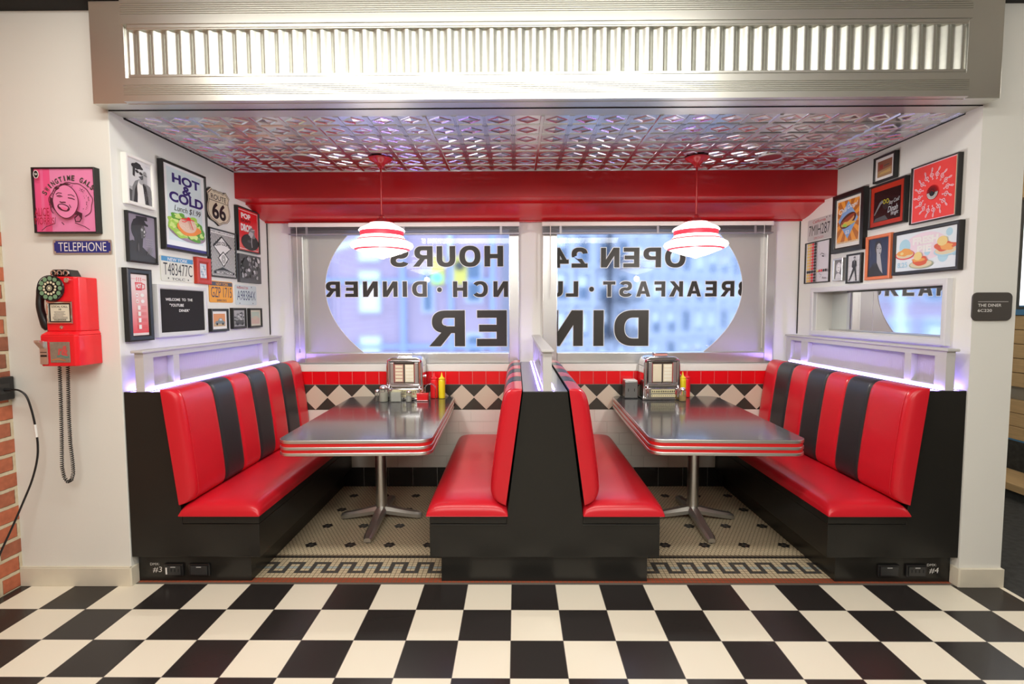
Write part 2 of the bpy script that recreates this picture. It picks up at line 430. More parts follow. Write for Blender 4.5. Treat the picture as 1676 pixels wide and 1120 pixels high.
# ---- tin ceiling of the alcove
mb = MB()
mb.box((WL, .32, 2.432), (WR, 1.50, 2.45), tin_m)
cell = .1525
def bar_x(y, wd, dep):    # runs along x
    mb.prism([(-wd / 2, 0), (-wd / 3, -dep), (wd / 3, -dep), (wd / 2, 0)], lambda p, t: (t, y + p[0], 2.432 + p[1]), WL, WR, tin_m)
def bar_y(x, wd, dep):
    mb.prism([(-wd / 2, 0), (-wd / 3, -dep), (wd / 3, -dep), (wd / 2, 0)], lambda p, t: (x + p[0], t, 2.432 + p[1]), .32, 1.36, tin_m)
ys = [.76 + k * cell for k in range(-3, 5) if .32 < .76 + k * cell < 1.36]
xs = [.166 + k * cell for k in range(-15, 16) if WL + .01 < .166 + k * cell < WR - .01]
for y in ys:
    for d in (-.0095, 0.0, .0095): bar_x(y + d, .0095, .0042)
for x in xs:
    if abs(((x - .166) / (.61)) - round((x - .166) / .61)) < .05: bar_y(x, .022, .006)
    else:
        for d in (-.0095, 0.0, .0095): bar_y(x + d, .0095, .0042)
def diam(cx, cy, rx, ry, z0, dep, w_):
    o = [(rx, 0), (0, ry), (-rx, 0), (0, -ry)]
    vs = [(cx + a, cy + b, z0) for a, b in o] + [(cx + a * (1 - w_ / 2), cy + b * (1 - w_ / 2), z0 - dep) for a, b in o] + [(cx + a * (1 - w_), cy + b * (1 - w_), z0) for a, b in o]
    fs = []
    for k in range(4):
        k2 = (k + 1) % 4; fs += [(k, k2, 4 + k2, 4 + k), (4 + k, 4 + k2, 8 + k2, 8 + k)]
    mb.add(vs, fs, tin_m)
    vs = [(cx + a * (1 - w_), cy + b * (1 - w_), z0) for a, b in o] + [(cx, cy, z0 - dep * .9)]
    mb.add(vs, [(0, 1, 4), (1, 2, 4), (2, 3, 4), (3, 0, 4)], tin_m)
for x in [.166 + cell * (k + .5) for k in range(-15, 15)]:
    for y in [.76 + cell * (k + .5) for k in range(-3, 4)]:
        if x < WL + .07 or x > WR - .07 or y < .36 or y > 1.33: continue
        diam(x, y, .060, .048, 2.432, .0045, .24)
mb.box((WL, .758, 2.4285), (WR, .7615, 2.434), gap_m); mb.box((WL, 1.343, 2.424), (WR, 1.352, 2.434), alu_m)
mb.box((WL, .32, 2.424), (WL + .004, 1.36, 2.436), gap_m); mb.box((WR - .004, .32, 2.424), (WR, 1.36, 2.436), gap_m)
struct(mb.build('ceiling'), 'silver embossed tin ceiling over the booths with diamond panels', 'tin ceiling')
# red soffit and stepped cornice
mb = MB(); mb.box((WL, 1.352, 2.242), (WR, 1.90, 2.44), red_paint); struct(mb.build('trim_1', bevel=.004), 'wide red painted soffit beam under the tin ceiling', 'soffit')
prof = [(1.50, 2.245), (1.50, 2.235), (1.545, 2.225)]
for k in range(13):
    t = k / 12 * pi / 2; prof.append((1.78 - .235 * cos(t) * 1.0 + 0.0, 2.148 + .077 * (1 - sin(t)) ** 1.0))
prof = [(1.50, 2.242), (1.50, 2.228), (1.53, 2.222), (1.56, 2.214), (1.60, 2.200), (1.65, 2.180), (1.70, 2.165), (1.76, 2.152), (1.79, 2.150), (1.79, 2.142), (1.83, 2.142), (1.83, 2.242)]
mb = MB(); mb.prism(prof, lambda p, t: (t, p[0], p[1]), WL, WR, red_paint); struct(mb.build('trim_2', smooth=30), 'curved red cornice stepping down behind the soffit beam', 'cornice')
mb = MB(); mb.tube([(WL + .004, 1.812, 1.24), (WL + .004, 1.812, 2.14)], .004, gap_m); mb.tube([(WR - .004, 1.812, 1.24), (WR - .004, 1.812, 2.14)], .004, gap_m)
struct(mb.build('trim_3'))

# ---- back wall, upper part with two window openings
W1 = (-1.785, .050); W2 = (.243, 2.115); WZ0, WZ1 = 1.003, 2.112; YB = 1.82
mb = MB()
for a, b in ((WL - .1, W1[0]), (W1[1], W2[0]), (W2[1], WR + .1)): mb.box((a, YB, WZ0), (b, 2.02, WZ1), wall_m)
mb.box((WL - .1, YB, WZ1), (WR + .1, 2.02, 2.93), wall_m); mb.box((WL - .1, YB, -.05), (WR + .1, 2.02, WZ0), wall_m)
struct(mb.build('wall_back'), 'white back wall around the two windows', 'wall')
# tiled wainscot
YT = 1.728
mb = MB(); mb.box((WL, YT + .004, 0), (WR, YB, .995), grout); mb.box((WL, YT, .947), (WR, YB, 1.0), white_t)
def tq(x0, x1, z0, z1, m_, d=.004, q=.0014):
    x0 = max(x0, WL); x1 = min(x1, WR)
    if x1 - x0 < .01: return
    mb.box((x0 + q, YT + .004 - d, z0 + q), (x1 - q, YT + .006, z1 - q), m_)
k = -20
for k in range(-22, 24): tq(.16 - .054 + k * .108, .16 - .054 + (k + 1) * .108, .838, .945, tred)
mb.box((WL, YT + .0015, .632), (WR, YT + .005, .836), tblk)
for k in range(-12, 13):
    cx = .160 + .0 + k * .198 + .02; cz = .734; r = .100
    if cx < WL + .1 or cx > WR - .1: continue
    mb.prism([(-r, 0), (0, -r), (r, 0), (0, r)], lambda p, t: (cx + p[0], t, cz + p[1]), YT - .001, YT + .003, tcream)
    for s1, s2 in ((1, 1), (1, -1)):
        mb.tube([(cx - r, YT + .0012, cz), (cx, YT + .0012, cz + s2 * r), (cx + r, YT + .0012, cz)], .0014, grout, 4)
for r_ in range(5):
    z1 = .630 - r_ * .0945; off = .1 if r_ % 2 else 0
    for k in range(-13, 14): tq(.06 + off + k * .2, .06 + off + (k + 1) * .2, z1 - .0945, z1, tsub, q=.0009)
for k in range(-12, 13): tq(.18 + k * .2, .18 + (k + 1) * .2, 0, .157, base_tile)
struct(mb.build('wall_back'), 'tiled lower back wall, red squares over black and beige diamonds over white', 'tiled wall')

# ---- windows: frame, mask film with oval edge, lettering, glass
def glass_pane():
    m = bpy.data.materials.new('window_glass'); m.use_nodes = True; nt = m.node_tree; L = nt.links
    nt.nodes.remove(nt.nodes['Principled BSDF']); out = nt.nodes['Material Output']
    rf = nt.nodes.new('ShaderNodeBsdfRefraction'); rf.inputs['Roughness'].default_value = .10; rf.inputs['IOR'].default_value = 1.45; rf.inputs['Color'].default_value = (.98, .99, 1, 1)
    gl = nt.nodes.new('ShaderNodeBsdfGlossy'); gl.inputs['Roughness'].default_value = .015
    fr = nt.nodes.new('ShaderNodeFresnel'); fr.inputs['IOR'].default_value = 1.5
    mx = nt.nodes.new('ShaderNodeMixShader'); L.new(fr.outputs[0], mx.inputs[0]); L.new(rf.outputs[0], mx.inputs[1]); L.new(gl.outputs[0], mx.inputs[2]); L.new(mx.outputs[0], out.inputs[0])
    return m
pane_m = glass_pane()
film_m = mat('frosted_mask_film', (.55, .54, .51), .30, .35, noise=.05, nscale=3)
inkw = mat('white_decal_edge', (.80, .80, .78), .5)
ink = mat('black_decal', (.030, .027, .022), .5)
EC, EZ, EA, EB = .167, 1.62, 1.712, .93
def window(name, label, x0, x1, gx0, gx1, side):
    root = thing(name, label, 'window'); root['kind'] = 'structure'
    z0, z1, gz0, gz1 = WZ0, WZ1, 1.087, 2.07
    mb = MB()
    def bx(a, b, c, d, m=alu_m): mb.box((a, YB - .018, c), (b, 1.95, d), m)
    bx(x0, gx0, z0, z1); bx(gx1, x1, z0, z1); bx(gx0, gx1, z0, gz0); bx(gx0, gx1, gz1, z1)
    mb.build('window_frame', root, bevel=.004)
    yp = 1.862
    mb = MB(); mb.box((gx0 - .01, yp, gz0 - .01), (gx1 + .01, yp + .006, gz1 + .01), pane_m); mb.build('glass', root)
    # film
    mb = MB(); n = 48; pts = []
    for k in range(n + 1):
        z = gz0 + (gz1 - gz0) * k / n; dx = EA * sqrt(max(0, 1 - ((z - EZ) / EB) ** 2)); pts.append((EC - dx if side < 0 else EC + dx, z))
    ex = gx0 if side < 0 else gx1
    for (xa, za), (xb, zb) in zip(pts[:-1], pts[1:]):
        mb.add([(ex, yp - .005, za), (xa, yp - .005, za), (xb, yp - .005, zb), (ex, yp - .005, zb)], [(0, 1, 2, 3)], film_m)
    mb.tube([(p[0], yp - .006, p[1]) for p in pts], .0026, inkw, 6)
    mb.build('frosted_film', root)
    return root, yp
def clip(mb, gx0, gx1):
    me = bpy.data.meshes.new('c'); me.from_pydata(mb.v, [], mb.f); bm = bmesh.new(); bm.from_mesh(me)
    for i, f in enumerate(bm.faces): f.material_index = mb.m[i]
    for co, no in (((gx0, 0, 0), (-1, 0, 0)), ((gx1, 0, 0), (1, 0, 0))):
        bmesh.ops.bisect_plane(bm, geom=bm.verts[:] + bm.edges[:] + bm.faces[:], plane_co=co, plane_no=no, clear_outer=True)
    bm.verts.index_update()
    mb.v = [tuple(v.co) for v in bm.verts]; mb.f = [tuple(v.index for v in f.verts) for f in bm.faces]; mb.m = [f.material_index for f in bm.faces]; bm.free(); bpy.data.meshes.remove(me)
def block_glyphs(word, e=0.0, gap=.2):
    """heavy sans capitals, cap height 1; returns (verts, faces, width)"""
    V = []; F = []; T, t = .27, .205
    def quad(*p):
        o = len(V); V.extend(p); F.append(tuple(range(o, o + len(p))))
    def rect(x0, y0, x1, y1): quad((x0 - e, y0 - e), (x1 + e, y0 - e), (x1 + e, y1 + e), (x0 - e, y1 + e))
    def para(xa, xb, y0, y1, w_):      # slanted limb, bottom left xa, top left xb
        quad((xa - e, y0 - e), (xa + w_ + e, y0 - e), (xb + w_ + e, y1 + e), (xb - e, y1 + e))
    def arc(cx, cy, a, b, A0, A1, n=22):
        p = 2.35
        def pt(ra, rb, th):
            c, s_ = cos(th), sin(th); return (cx + ra * math.copysign(abs(c) ** (2 / p), c), cy + rb * math.copysign(abs(s_) ** (2 / p), s_))
        for k in range(n):
            t0 = radians(A0 + (A1 - A0) * k / n); t1 = radians(A0 + (A1 - A0) * (k + 1) / n)
            quad(pt(a + e, b + e, t0), pt(a + e, b + e, t1), pt(a - T - e, b - t - e, t1), pt(a - T - e, b - t - e, t0))
    X = 0.0
    for ch in word:
        o = len(V); w_ = .9
        if ch == 'H': rect(0, 0, T, 1); rect(.63, 0, .90, 1); rect(T, .40, .63, .40 + t)
        elif ch == 'I': w_ = .27; rect(0, 0, T, 1)
        elif ch == 'L': w_ = .74; rect(0, 0, T, 1); rect(0, 0, .74, t)
        elif ch == 'E': w_ = .80; rect(0, 0, T, 1); rect(0, 0, .80, t); rect(0, 1 - t, .79, 1); rect(0, .405, .74, .405 + t * .95)
        elif ch == 'F': w_ = .76; rect(0, 0, T, 1); rect(0, 1 - t, .76, 1); rect(0, .39, .68, .39 + t)
        elif ch == 'T': w_ = .86; rect(.295, 0, .565, 1); rect(0, 1 - t, .86, 1)
        elif ch == 'N': w_ = .92; rect(0, 0, T * .94, 1); rect(.92 - T * .94, 0, .92, 1); para(.92 - T * 1.1, 0, 0, 1, T * 1.1)
        elif ch == 'A': w_ = 1.0; para(0, .34, 0, 1, T); para(.73, .39, 0, 1, T); rect(.24, .19, .76, .19 + t * .9)
        elif ch == 'K': w_ = .96; rect(0, 0, T, 1); quad((T - .02, .26 - e), (T - .02, .60 + e), (.62 - e, 1 + e), (.94 + e, 1 + e)); quad((.40 - e, .56), (.60 + e, .66 + e), (.97 + e, -e), (.64 - e, -e))
        elif ch == 'O': w_ = 1.02; arc(.51, .5, .51, .515, 0, 360, 48)
        elif ch == 'C': w_ = .96; arc(.50, .5, .50, .515, 38, 322, 40)
        elif ch == 'U': rect(0, .38, T, 1); rect(.63, .38, .90, 1); arc(.45, .38, .45, .395, 180, 360)
        elif ch == 'D': w_ = .92; rect(0, 0, T, 1); rect(0, 0, .42, t); rect(0, 1 - t, .42, 1); arc(.40, .5, .52, .5, -90, 90, 28)
        elif ch in 'PRB':
            rect(0, 0, T, 1); rect(0, 1 - t, .52, 1); rect(0, .37, .52, .37 + t * .92)
            cy = (1 + .37) / 2; arc(.50, cy, .38, (1 - .37) / 2, -90, 90)
            if ch == 'P': w_ = .88
            if ch == 'R': w_ = .95; quad((.34 - e, .40), (.60 + e, .42), (.96 + e, -e), (.65 - e, -e))
            if ch == 'B': w_ = .92; rect(0, 0, .52, t); arc(.50, .29, .42, .29, -90, 90)
        elif ch == 'S': arc(.45, .70, .43, .313, 22, 270); arc(.45, .30, .45, .313, 90, -158)
        elif ch == '2': w_ = .86; arc(.43, .68, .43, .335, 175, -28); quad((0 - e, t * .6), (.30, t * .9 + e), (.84 + e, .60), (.58, .46 - e)); rect(0, 0, .86, t); quad((0 - e, 0), (.36, t), (.62, .44), (.30, .44 + e))
        elif ch == '4': w_ = .88; rect(.47, 0, .73, 1); rect(0, .20, .88, .20 + t); quad((0 - e, .22), (.28 + e, .30), (.66, .92), (.47, 1 + e))
        for i in range(o, len(V)): V[i] = (V[i][0] + X, V[i][1])
        X += w_ + gap
    return V, F, X - gap
WORDS = [('OPEN', 1.412, .722, 1.782, 1.942, .2), ('24', .613, .325, 1.782, 1.942, .16), ('HOURS', -.079, -1.004, 1.794, 1.960, .2),
         ('BREAKFAST', 1.955, .742, 1.543, 1.668, .28), ('LU', .537, .290, 1.545, 1.670, .2), ('NCH', -.040, -.492, 1.545, 1.672, .36), ('DINNER', -.708, -1.550, 1.548, 1.674, .32),
         ('DIN', 1.118, .295, 1.138, 1.432, .29), ('ER', -.051, -.691, 1.138, 1.434, .32)]
def lettering(root, gx0, gx1, yp):
    mb = MB()
    for t, xr, xl, z0, z1, gap in WORDS:
        for e_, m_, dy in ((1, inkw, .0022), (0, ink, .0034)):
            e_ *= .0052 / (z1 - z0)
            vs, fs, wd = block_glyphs(t, e_, gap)
            for k, f in enumerate(fs): mb.add([(xr - vs[i][0] / wd * (xr - xl), yp - dy - (k % 60) * 8e-6, z0 + vs[i][1] * (z1 - z0)) for i in f], [tuple(range(len(f)))], m_)
    for cx in (.647, -.604):
        for r, m_, dy in ((.026, inkw, .0022), (.020, ink, .0034)):
            mb.add([(cx + r * cos(t * pi / 12), yp - dy, 1.605 + r * sin(t * pi / 12)) for t in range(24)], [tuple(range(24))], m_)
    clip(mb, gx0, gx1)
    o = mb.build('window_lettering', root); o['label'] = 'black capital letters with pale edges, read from behind'
r1, yp = window('window_1', 'left window with mirrored lettering ending DINNER and an oval clear area', W1[0], W1[1], -1.70, -.030, -1)
lettering(r1, -1.70, -.030, yp)
r2, yp = window('window_2', 'right window with mirrored lettering OPEN 24 and BREAKFAST', W2[0], W2[1], .360, 2.045, 1)
lettering(r2, .360, 2.045, yp)

# ---- mirror in the right wall
t = thing('wall_mirror', 'low wide recessed mirror above the right booth reflecting the window lettering', 'mirror', mtx=face_mtx('R', 1.595, 1.241, 0))
mb = MB(); ring(0, 0, 1.252, .357, .036, -.002, .03, lav_f, mb); mb.build('frame', t)
mb = MB(); mb.box((.045, .022, -.12), (1.205, .333, -.115), mat('mirror_silver', (.86, .90, .92), .01, 1)); mb.build('mirror_glass', t)
mb = MB(); mb.box((.041, .022, -.115), (1.21, .036, -.075), white_t); mb.box((.042, .036, -.108), (1.205, .047, -.098), alu_m); mb.build('sill', t, bevel=.002)

# ---- steel fascia over the opening
t = thing('steel_fascia', 'brushed and corrugated steel diner fascia above the alcove', 'fascia', (.16, .14, 2.43))
def fx_(mb, x0, x1, y0, y1, z0, z1, m): mb.box((x0 - .16, y0 - .14, z0 - 2.43), (x1 - .16, y1 - .14, z1 - 2.43), m)
for a, b in ((-2.003, -1.838), (2.156, 2.322)):
    mb = MB(); fx_(mb, a, b, .140, .2195, 2.432, 2.908, steelh_m); mb.build('end_panel', t, bevel=.002)
mb = MB(); fx_(mb, -1.838, 2.156, .150, .2195, 2.432, 2.908, steelh_m); mb.build('carcass', t)
def band(z0, z1, rid, yf):
    pr = [(.15, z0), (yf, z0), (yf, z0 + .012)]
    a, b = rid; n = 6
    for k in range(n):
        zz = z0 + (z1 - z0) * (a + (b - a) * k / n); dz = (z1 - z0) * (b - a) / n
        pr += [(yf, zz), (yf + .0045, zz + dz * .2), (yf + .0045, zz + dz * .4), (yf, zz + dz * .6)]
    pr += [(yf, z1), (.15, z1)]
    mb = MB(); mb.prism(pr, lambda p, q: (q - .16, p[0] - .14, p[1] - 2.43), -1.838, 2.156, steelh_m); mb.build('ridged_band', t)
band(2.434, 2.541, (.25, .75), .118); band(2.790, 2.905, (.35, .85), .118)
for z0, z1 in ((2.541, 2.561), (2.765, 2.790)):
    mb = MB(); fx_(mb, -1.812, 2.142, .124, .150, z0, z1, steelh_m); fx_(mb, -1.812, 2.142, .121, .124, z0 + .006, z0 + .010, steelh_m); mb.build('trim_strip', t, bevel=.0015)
mb = MB(); N = 59 * 14; x0_ = -1.812; x1_ = 2.142
def cz_(i, j):
    x = x0_ + (x1_ - x0_) * i / N; ph = (i / 14.0) % 1.0
    s_ = sin(2 * pi * ph); yy = .138 + .0075 * max(-1, min(1, s_ * 1.15))
    return (x - .16, yy - .14, (2.561 if j == 0 else 2.765) - 2.43)
mb.grid(cz_, N, 1, galv_m); mb.build('corrugated_sheet', t, smooth=50)
mb = MB(); fx_(mb, WL, WR, .2215, .225, 2.4285, 2.4340, gap_m); fx_(mb, WL, WR, .225, .3198, 2.4315, 2.4342, steelh_m); mb.build('soffit_strip', t)
mb = MB(); mb.box((-2.0, .222, 2.4345), (2.32, .32, 3.06), wall_m); mb.box((-2.0, .32, 2.4505), (2.32, 1.82, 3.06), wall_m); struct(mb.build('wall_front'), 'bulkhead behind the steel fascia', 'wall')

mb = MB(); mb.box((-2.57, .132, 2.9095), (2.53, .2195, 3.049), gap_m); struct(mb.build('trim_4'), 'dark strip above the steel fascia', 'trim')

# ================================================================== BOOTHS
XM = .16
ledge_sheen_m = mat('grey_ledge_sheen', (.15, .145, .155), .28, coat=.4)  # grey paints in the reflection on the black laminate ledges
def sup(e, n=6, q=2.2): return max(0.0, 1 - abs(e) ** n) ** (1 / q)
def cush_y(y, edges):   # seam valleys across the channels
    v = 0.0
    for e in edges[1:-1]: v = max(v, 1 - abs(y - e) / .016)
    return max(0, v)
EDG = [.200, .505, .708, .912, 1.116, 1.320, 1.524, 1.722]
def backrest(parent, sgn, xb, xt, dark_first=False):
    """sgn +1 faces +x. xb,xt: x of the cushion's back at bottom and top"""
    mb = MB(); B = Vector((xb, .435)); T = Vector((xt, 1.036)); d = (T - B); n = Vector((d.y, -d.x)).normalized() * sgn
    if n.x * sgn < 0: n = -n
    us = [(1 - cos(pi * i / 26)) / 2 for i in range(27)]
    ylist = []
    for a, b in zip(EDG[:-1], EDG[1:]):
        for q in (0, .02, .06, .13, .25, .4, .6, .75, .87, .94, .98): ylist.append(a + (b - a) * q)
    ylist += [EDG[-1]]
    extra = [EDG[0] + .0008, EDG[0] + .003, EDG[0] + .008, EDG[0] + .03]; ylist = sorted(set(ylist + extra + [EDG[-1] - .001]))
    ny = len(ylist) - 1
    def fn(i, j):
        u = us[i]; y = ylist[j]
        e = 2 * (y - EDG[0]) / (EDG[-1] - EDG[0]) - 1
        wthick = .088 * sup(2 * u - 1, 10, 2.6) * sup(e, 60, 2.6)
        v = cush_y(y, EDG); wthick -= .010 * v * v * (1 if wthick > .02 else 0)
        wthick += .006 * sin(pi * u) * (wthick > .04)
        p = B + d * u + n * wthick
        return (p.x, y, p.y)
    def mf(i, j):
        yc = (ylist[j] + ylist[j + 1]) / 2
        k = sum(yc > e for e in EDG[1:-1])
        return redv if k % 2 == 0 else blkv
    mb.grid(fn, 26, ny, redv, mf)
    # back sheet
    mb.add([(B.x, EDG[0], B.y), (B.x, EDG[-1], B.y), (T.x, EDG[-1], T.y), (T.x, EDG[0], T.y)], [(0, 1, 2, 3)], blkv)
    o = mb.build('backrest', parent, smooth=60); o['label'] = 'backrest of alternating red and black vinyl channels'
    # stitched seams
    for e in [EDG[0] + .042]:
        mb2 = MB(); pts = []
        for i in range(2, 25):
            u = us[i]; p = B + d * u + n * (.088 * sup(2 * u - 1, 10, 2.6) + .0062 * sin(pi * u) + .0002); pts.append((p.x, e, p.y))
        mb2.tube(pts, .0022, redv, 6); mb2.build('piping', parent, smooth=60)
def seat(parent, xa, xb):
    mb = MB(); y0, y1 = .196, 1.722; z0 = .378
    us = [(1 - cos(pi * i / 24)) / 2 for i in range(25)]; vs_ = [(1 - cos(pi * j / 40)) / 2 for j in range(41)]
    def fn(i, j):
        a, b = 2 * us[i] - 1, 2 * vs_[j] - 1
        h = .072 * sup(a, 6, 2.4) * sup(b, 22, 2.4) + .010 * (1 - a * a) * (1 - b * b)
        return (xa + (xb - xa) * us[i], y0 + (y1 - y0) * vs_[j], z0 + h)
    mb.grid(fn, 24, 40, redv)
    mb.add([(xa, y0, z0), (xb, y0, z0), (xb, y1, z0), (xa, y1, z0)], [(0, 1, 2, 3)], redv)
    mb.build('seat_cushion', parent, smooth=60)
    mb = MB(); a, b = min(xa, xb), max(xa, xb); pts = [(a + .006, y0 + .004, z0), (b - .006, y0 + .004, z0), (b - .004, y0 + .01, z0), (b - .004, y1, z0)]
    mb.tube([(a + .006, y0 + .003, z0 + .001), (b - .004, y0 + .003, z0 + .001)], .0035, redv, 6); mb.build('welt', parent, smooth=60)
def half_base(mir):
    f = (lambda x: 2 * XM - x) if mir else (lambda x: x)
    return f
def booth(name, label, cat, mir):
    t = thing(name, label, cat, (0, 0, 0), group='booth benches along the side walls')
    f = half_base(mir)
    pr = [(-1.993, .148), (-1.317, .148), (-1.317, .325), (-1.719, .325), (-1.719, .372), (-1.794, 1.020), (-1.993, 1.020)]
    if mir: pr = pr[::-1]
    mb = MB(); mb.prism([(f(a), z) for a, z in pr], lambda p, q: (p[0], q, p[1]), .225, 1.7255, lacq); mb.build('base', t, bevel=.0025)
    mb = MB(); mb.box((f(-1.7185), .226, .328), (f(-1.317), 1.7255, .378), lacq); mb.build('seat_board', t, bevel=.002)
    mb = MB(); mb.box((f(-1.985), .262, .001), (f(-1.385), 1.722, .1475), lacq); mb.build('plinth', t)
    mb = MB(); mb.box((f(-1.993), .226, 1.0202), (f(-1.796), 1.725, 1.0212), ledge_sheen_m); mb.build('ledge_sheen', t)  # thin added sheet, the ledge's reflection put into its grey
    seat(t, f(-1.722), f(-1.300))
    backrest(t, -1 if mir else 1, f(-1.716), f(-1.788))
    return t
bL = booth('booth_bench', 'red and black striped diner booth bench along the left wall', 'booth bench', False)
bR = booth('booth_bench', 'red and black striped diner booth bench along the right wall', 'booth bench', True)
t = thing('double_booth_bench', 'back to back central booth bench with two red seats', 'booth bench', (0, 0, 0))
pr = [(-.422, .148), (.768 - .026, .148), (.768, .148), (.768, .325), (.374, .325), (.374, .372), (.300, 1.020), (.052, 1.020), (-.026, .372), (-.026, .325), (-.422, .325)]
pr = [(-.426, .148), (.770, .148), (.770, .325), (.372, .325), (.372, .372), (.290, 1.020), (.060, 1.020), (-.024, .372), (-.024, .325), (-.426, .325)]
mb = MB(); mb.prism(pr, lambda p, q: (p[0], q, p[1]), .225, 1.7255, lacq); mb.build('base', t, bevel=.0025)
for a, b in ((-.426, -.0245), (.3725, .770)):
    mb = MB(); mb.box((a, .226, .328), (b, 1.7255, .378), lacq); mb.build('seat_board', t, bevel=.002)
mb = MB(); mb.box((-.372, .262, .001), (.716, 1.722, .1475), lacq); mb.build('plinth', t)
mb = MB(); mb.box((.062, .226, 1.0202), (.288, 1.725, 1.0212), ledge_sheen_m); mb.build('ledge_sheen', t)  # same painted reflection laid over the central ledge
seat(t, -.018, -.440); seat(t, .370, .788)
backrest(t, -1, -.028, .056); backrest(t, 1, .376, .294)

# sockets, cover plates and chalk marks on the plinths
def socket(x, wd, mir, label, kind):
    t = thing('socket_box', label, 'socket', (x, .2615, .064), group='socket boxes on the booth plinths')
    mb = MB(); mb.box((-wd / 2, -.012, -.034), (wd / 2, 0, .034), plast_k); mb.build('cover_plate', t, bevel=.005)
    mb = MB(); mb.box((-wd / 2 + .012, -.017, -.024), (wd / 2 - .012, -.0121, .024), mat('dark_grey_plastic', (.035, .035, .035), .4))
    if kind:
        for k in range(4): mb.box((-wd * .28 + k * wd * .18, -.0185, -.006), (-wd * .28 + k * wd * .18 + .004, -.0171, .010), gap_m)
    mb.build('socket_insert', t, bevel=.002)
    mb = MB(); mb.box((-.012, -.0182, .017), (.014, -.0172, .021), mat('faint_print', (.5, .5, .5), .6)); 
    if kind == 2: mb.box((-wd / 2 + .014, -.0182, -.020), (-wd / 2 + .022, -.0172, .016), wht)
    mb.build('marking', t)
socket(-1.794, .105, 0, 'black socket box with a white tag on the left plinth, beside the chalk number 3', 2)
socket(-1.657, .112, 0, 'plain black cover box on the left plinth, nearer the seat', 0)
socket(1.979, .112, 0, 'plain black cover box on the right plinth, nearer the table', 0)
socket(2.124, .110, 0, 'black socket box on the right plinth, beside the chalk number 4', 1)
for nm, x, s_, lab in (('chalk_mark', -1.925, '3', 'handwritten white DMX #3 mark on the left plinth'), ('chalk_mark', 2.186, '4', 'handwritten white DMX #4 mark on the right plinth')):
    t = thing(nm, lab, 'handwriting', mtx=Matrix(((1, 0, 0, x), (0, 0, -1, .2615), (0, 1, 0, .045), (0, 0, 0, 1))))
    sh = Sheet(z=.0002); sh.text('DMX:', 0, .040, .048, .053, wht, -.005); sh.text('#' + s_, .012, .0, .060, .032, wht, -.005, shear=.1)
    o = sh.build('writing', t)

# ledge screens with ribbed panels and LED strips
rib_m = mat('ribbed_acrylic', (.62, .58, .66), .18, 0, trans=.25, spec=.6)
def screen(label, xc, face, yend=1.768):
    """face +1: frame faces +x, ribbed sheet set at the back"""
    t = thing('ledge_screen', label, 'screen', (xc, .228, 1.0215), group='screens on the booth ledges')
    Y = lambda y: y - .228
    D = .0225
    mb = MB()
    for a, b in ((.228, .300), (.458, .507), (1.462, 1.498 + .054), (1.700, yend)):
        mb.box((-D, Y(a), .0222), (D, Y(b), .1718), screen_m)
    mb.box((-D, Y(.228), .0), (D, Y(yend), .022), screen_m); mb.box((-D, Y(.228), .172), (D, Y(yend), .1998), screen_m)
    mb.build('frame', t)
    mb = MB(); mb.box((-D - .010, Y(.212), .200), (D + .010, Y(yend + .006), .214), screen_m); mb.build('top_rail', t, bevel=.004)
    for a, b in ((.300, .458), (.507, 1.462), (1.552, 1.700)):
        mb = MB(); n = int((b - a) / .0085) * 4; xo = -face * .012
        def fn(i, j, zz=(.022, .172)):
            y = a + (b - a) * i / n; return (xo + face * .0016 * cos(2 * pi * i / 4), Y(y), zz[j])
        mb.grid(fn, n, 1, rib_m); mb.grid(lambda i, j: (xo - face * .003, Y(a + (b - a) * i), .022 + .150 * j), 1, 1, rib_m); mb.build('ribbed_panel', t, smooth=80)
screen('grey metal screen with ribbed panels on the ledge of the left booth', -1.9075, 1)
screen('grey metal screen with ribbed panels on the ledge of the right booth', 2 * XM + 1.9075, -1)
screen('grey metal screen with ribbed panels on the ledge of the central booth', .186, -1)
def led(label, x, y0=.235, y1=1.70):
    t = thing('led_strip', label, 'light strip', (x, y0, 1.0215), group='light strips on the booth ledges')
    mb = MB(); mb.box((-.006, 0, 0), (.006, y1 - y0, .003), alu_m); mb.build('channel', t)
    mb = MB(); mb.box((-.0042, .004, .003), (.0042, y1 - y0 - .004, .0065), led_m); mb.build('diffuser', t)
led('glowing violet light strip in front of the left ledge screen', -1.875)
led('glowing violet light strip in front of the right ledge screen', 2 * XM + 1.875)
led('glowing violet light strip along the left side of the central ledge screen', .145)
led('short violet light strip along the right side of the central ledge screen', .222, .26, .50)
led('violet light strip behind the left ledge screen against the wall', -1.975, .25, 1.7)
led('violet light strip behind the right ledge screen against the wall', 2 * XM + 1.975, .25, 1.7)

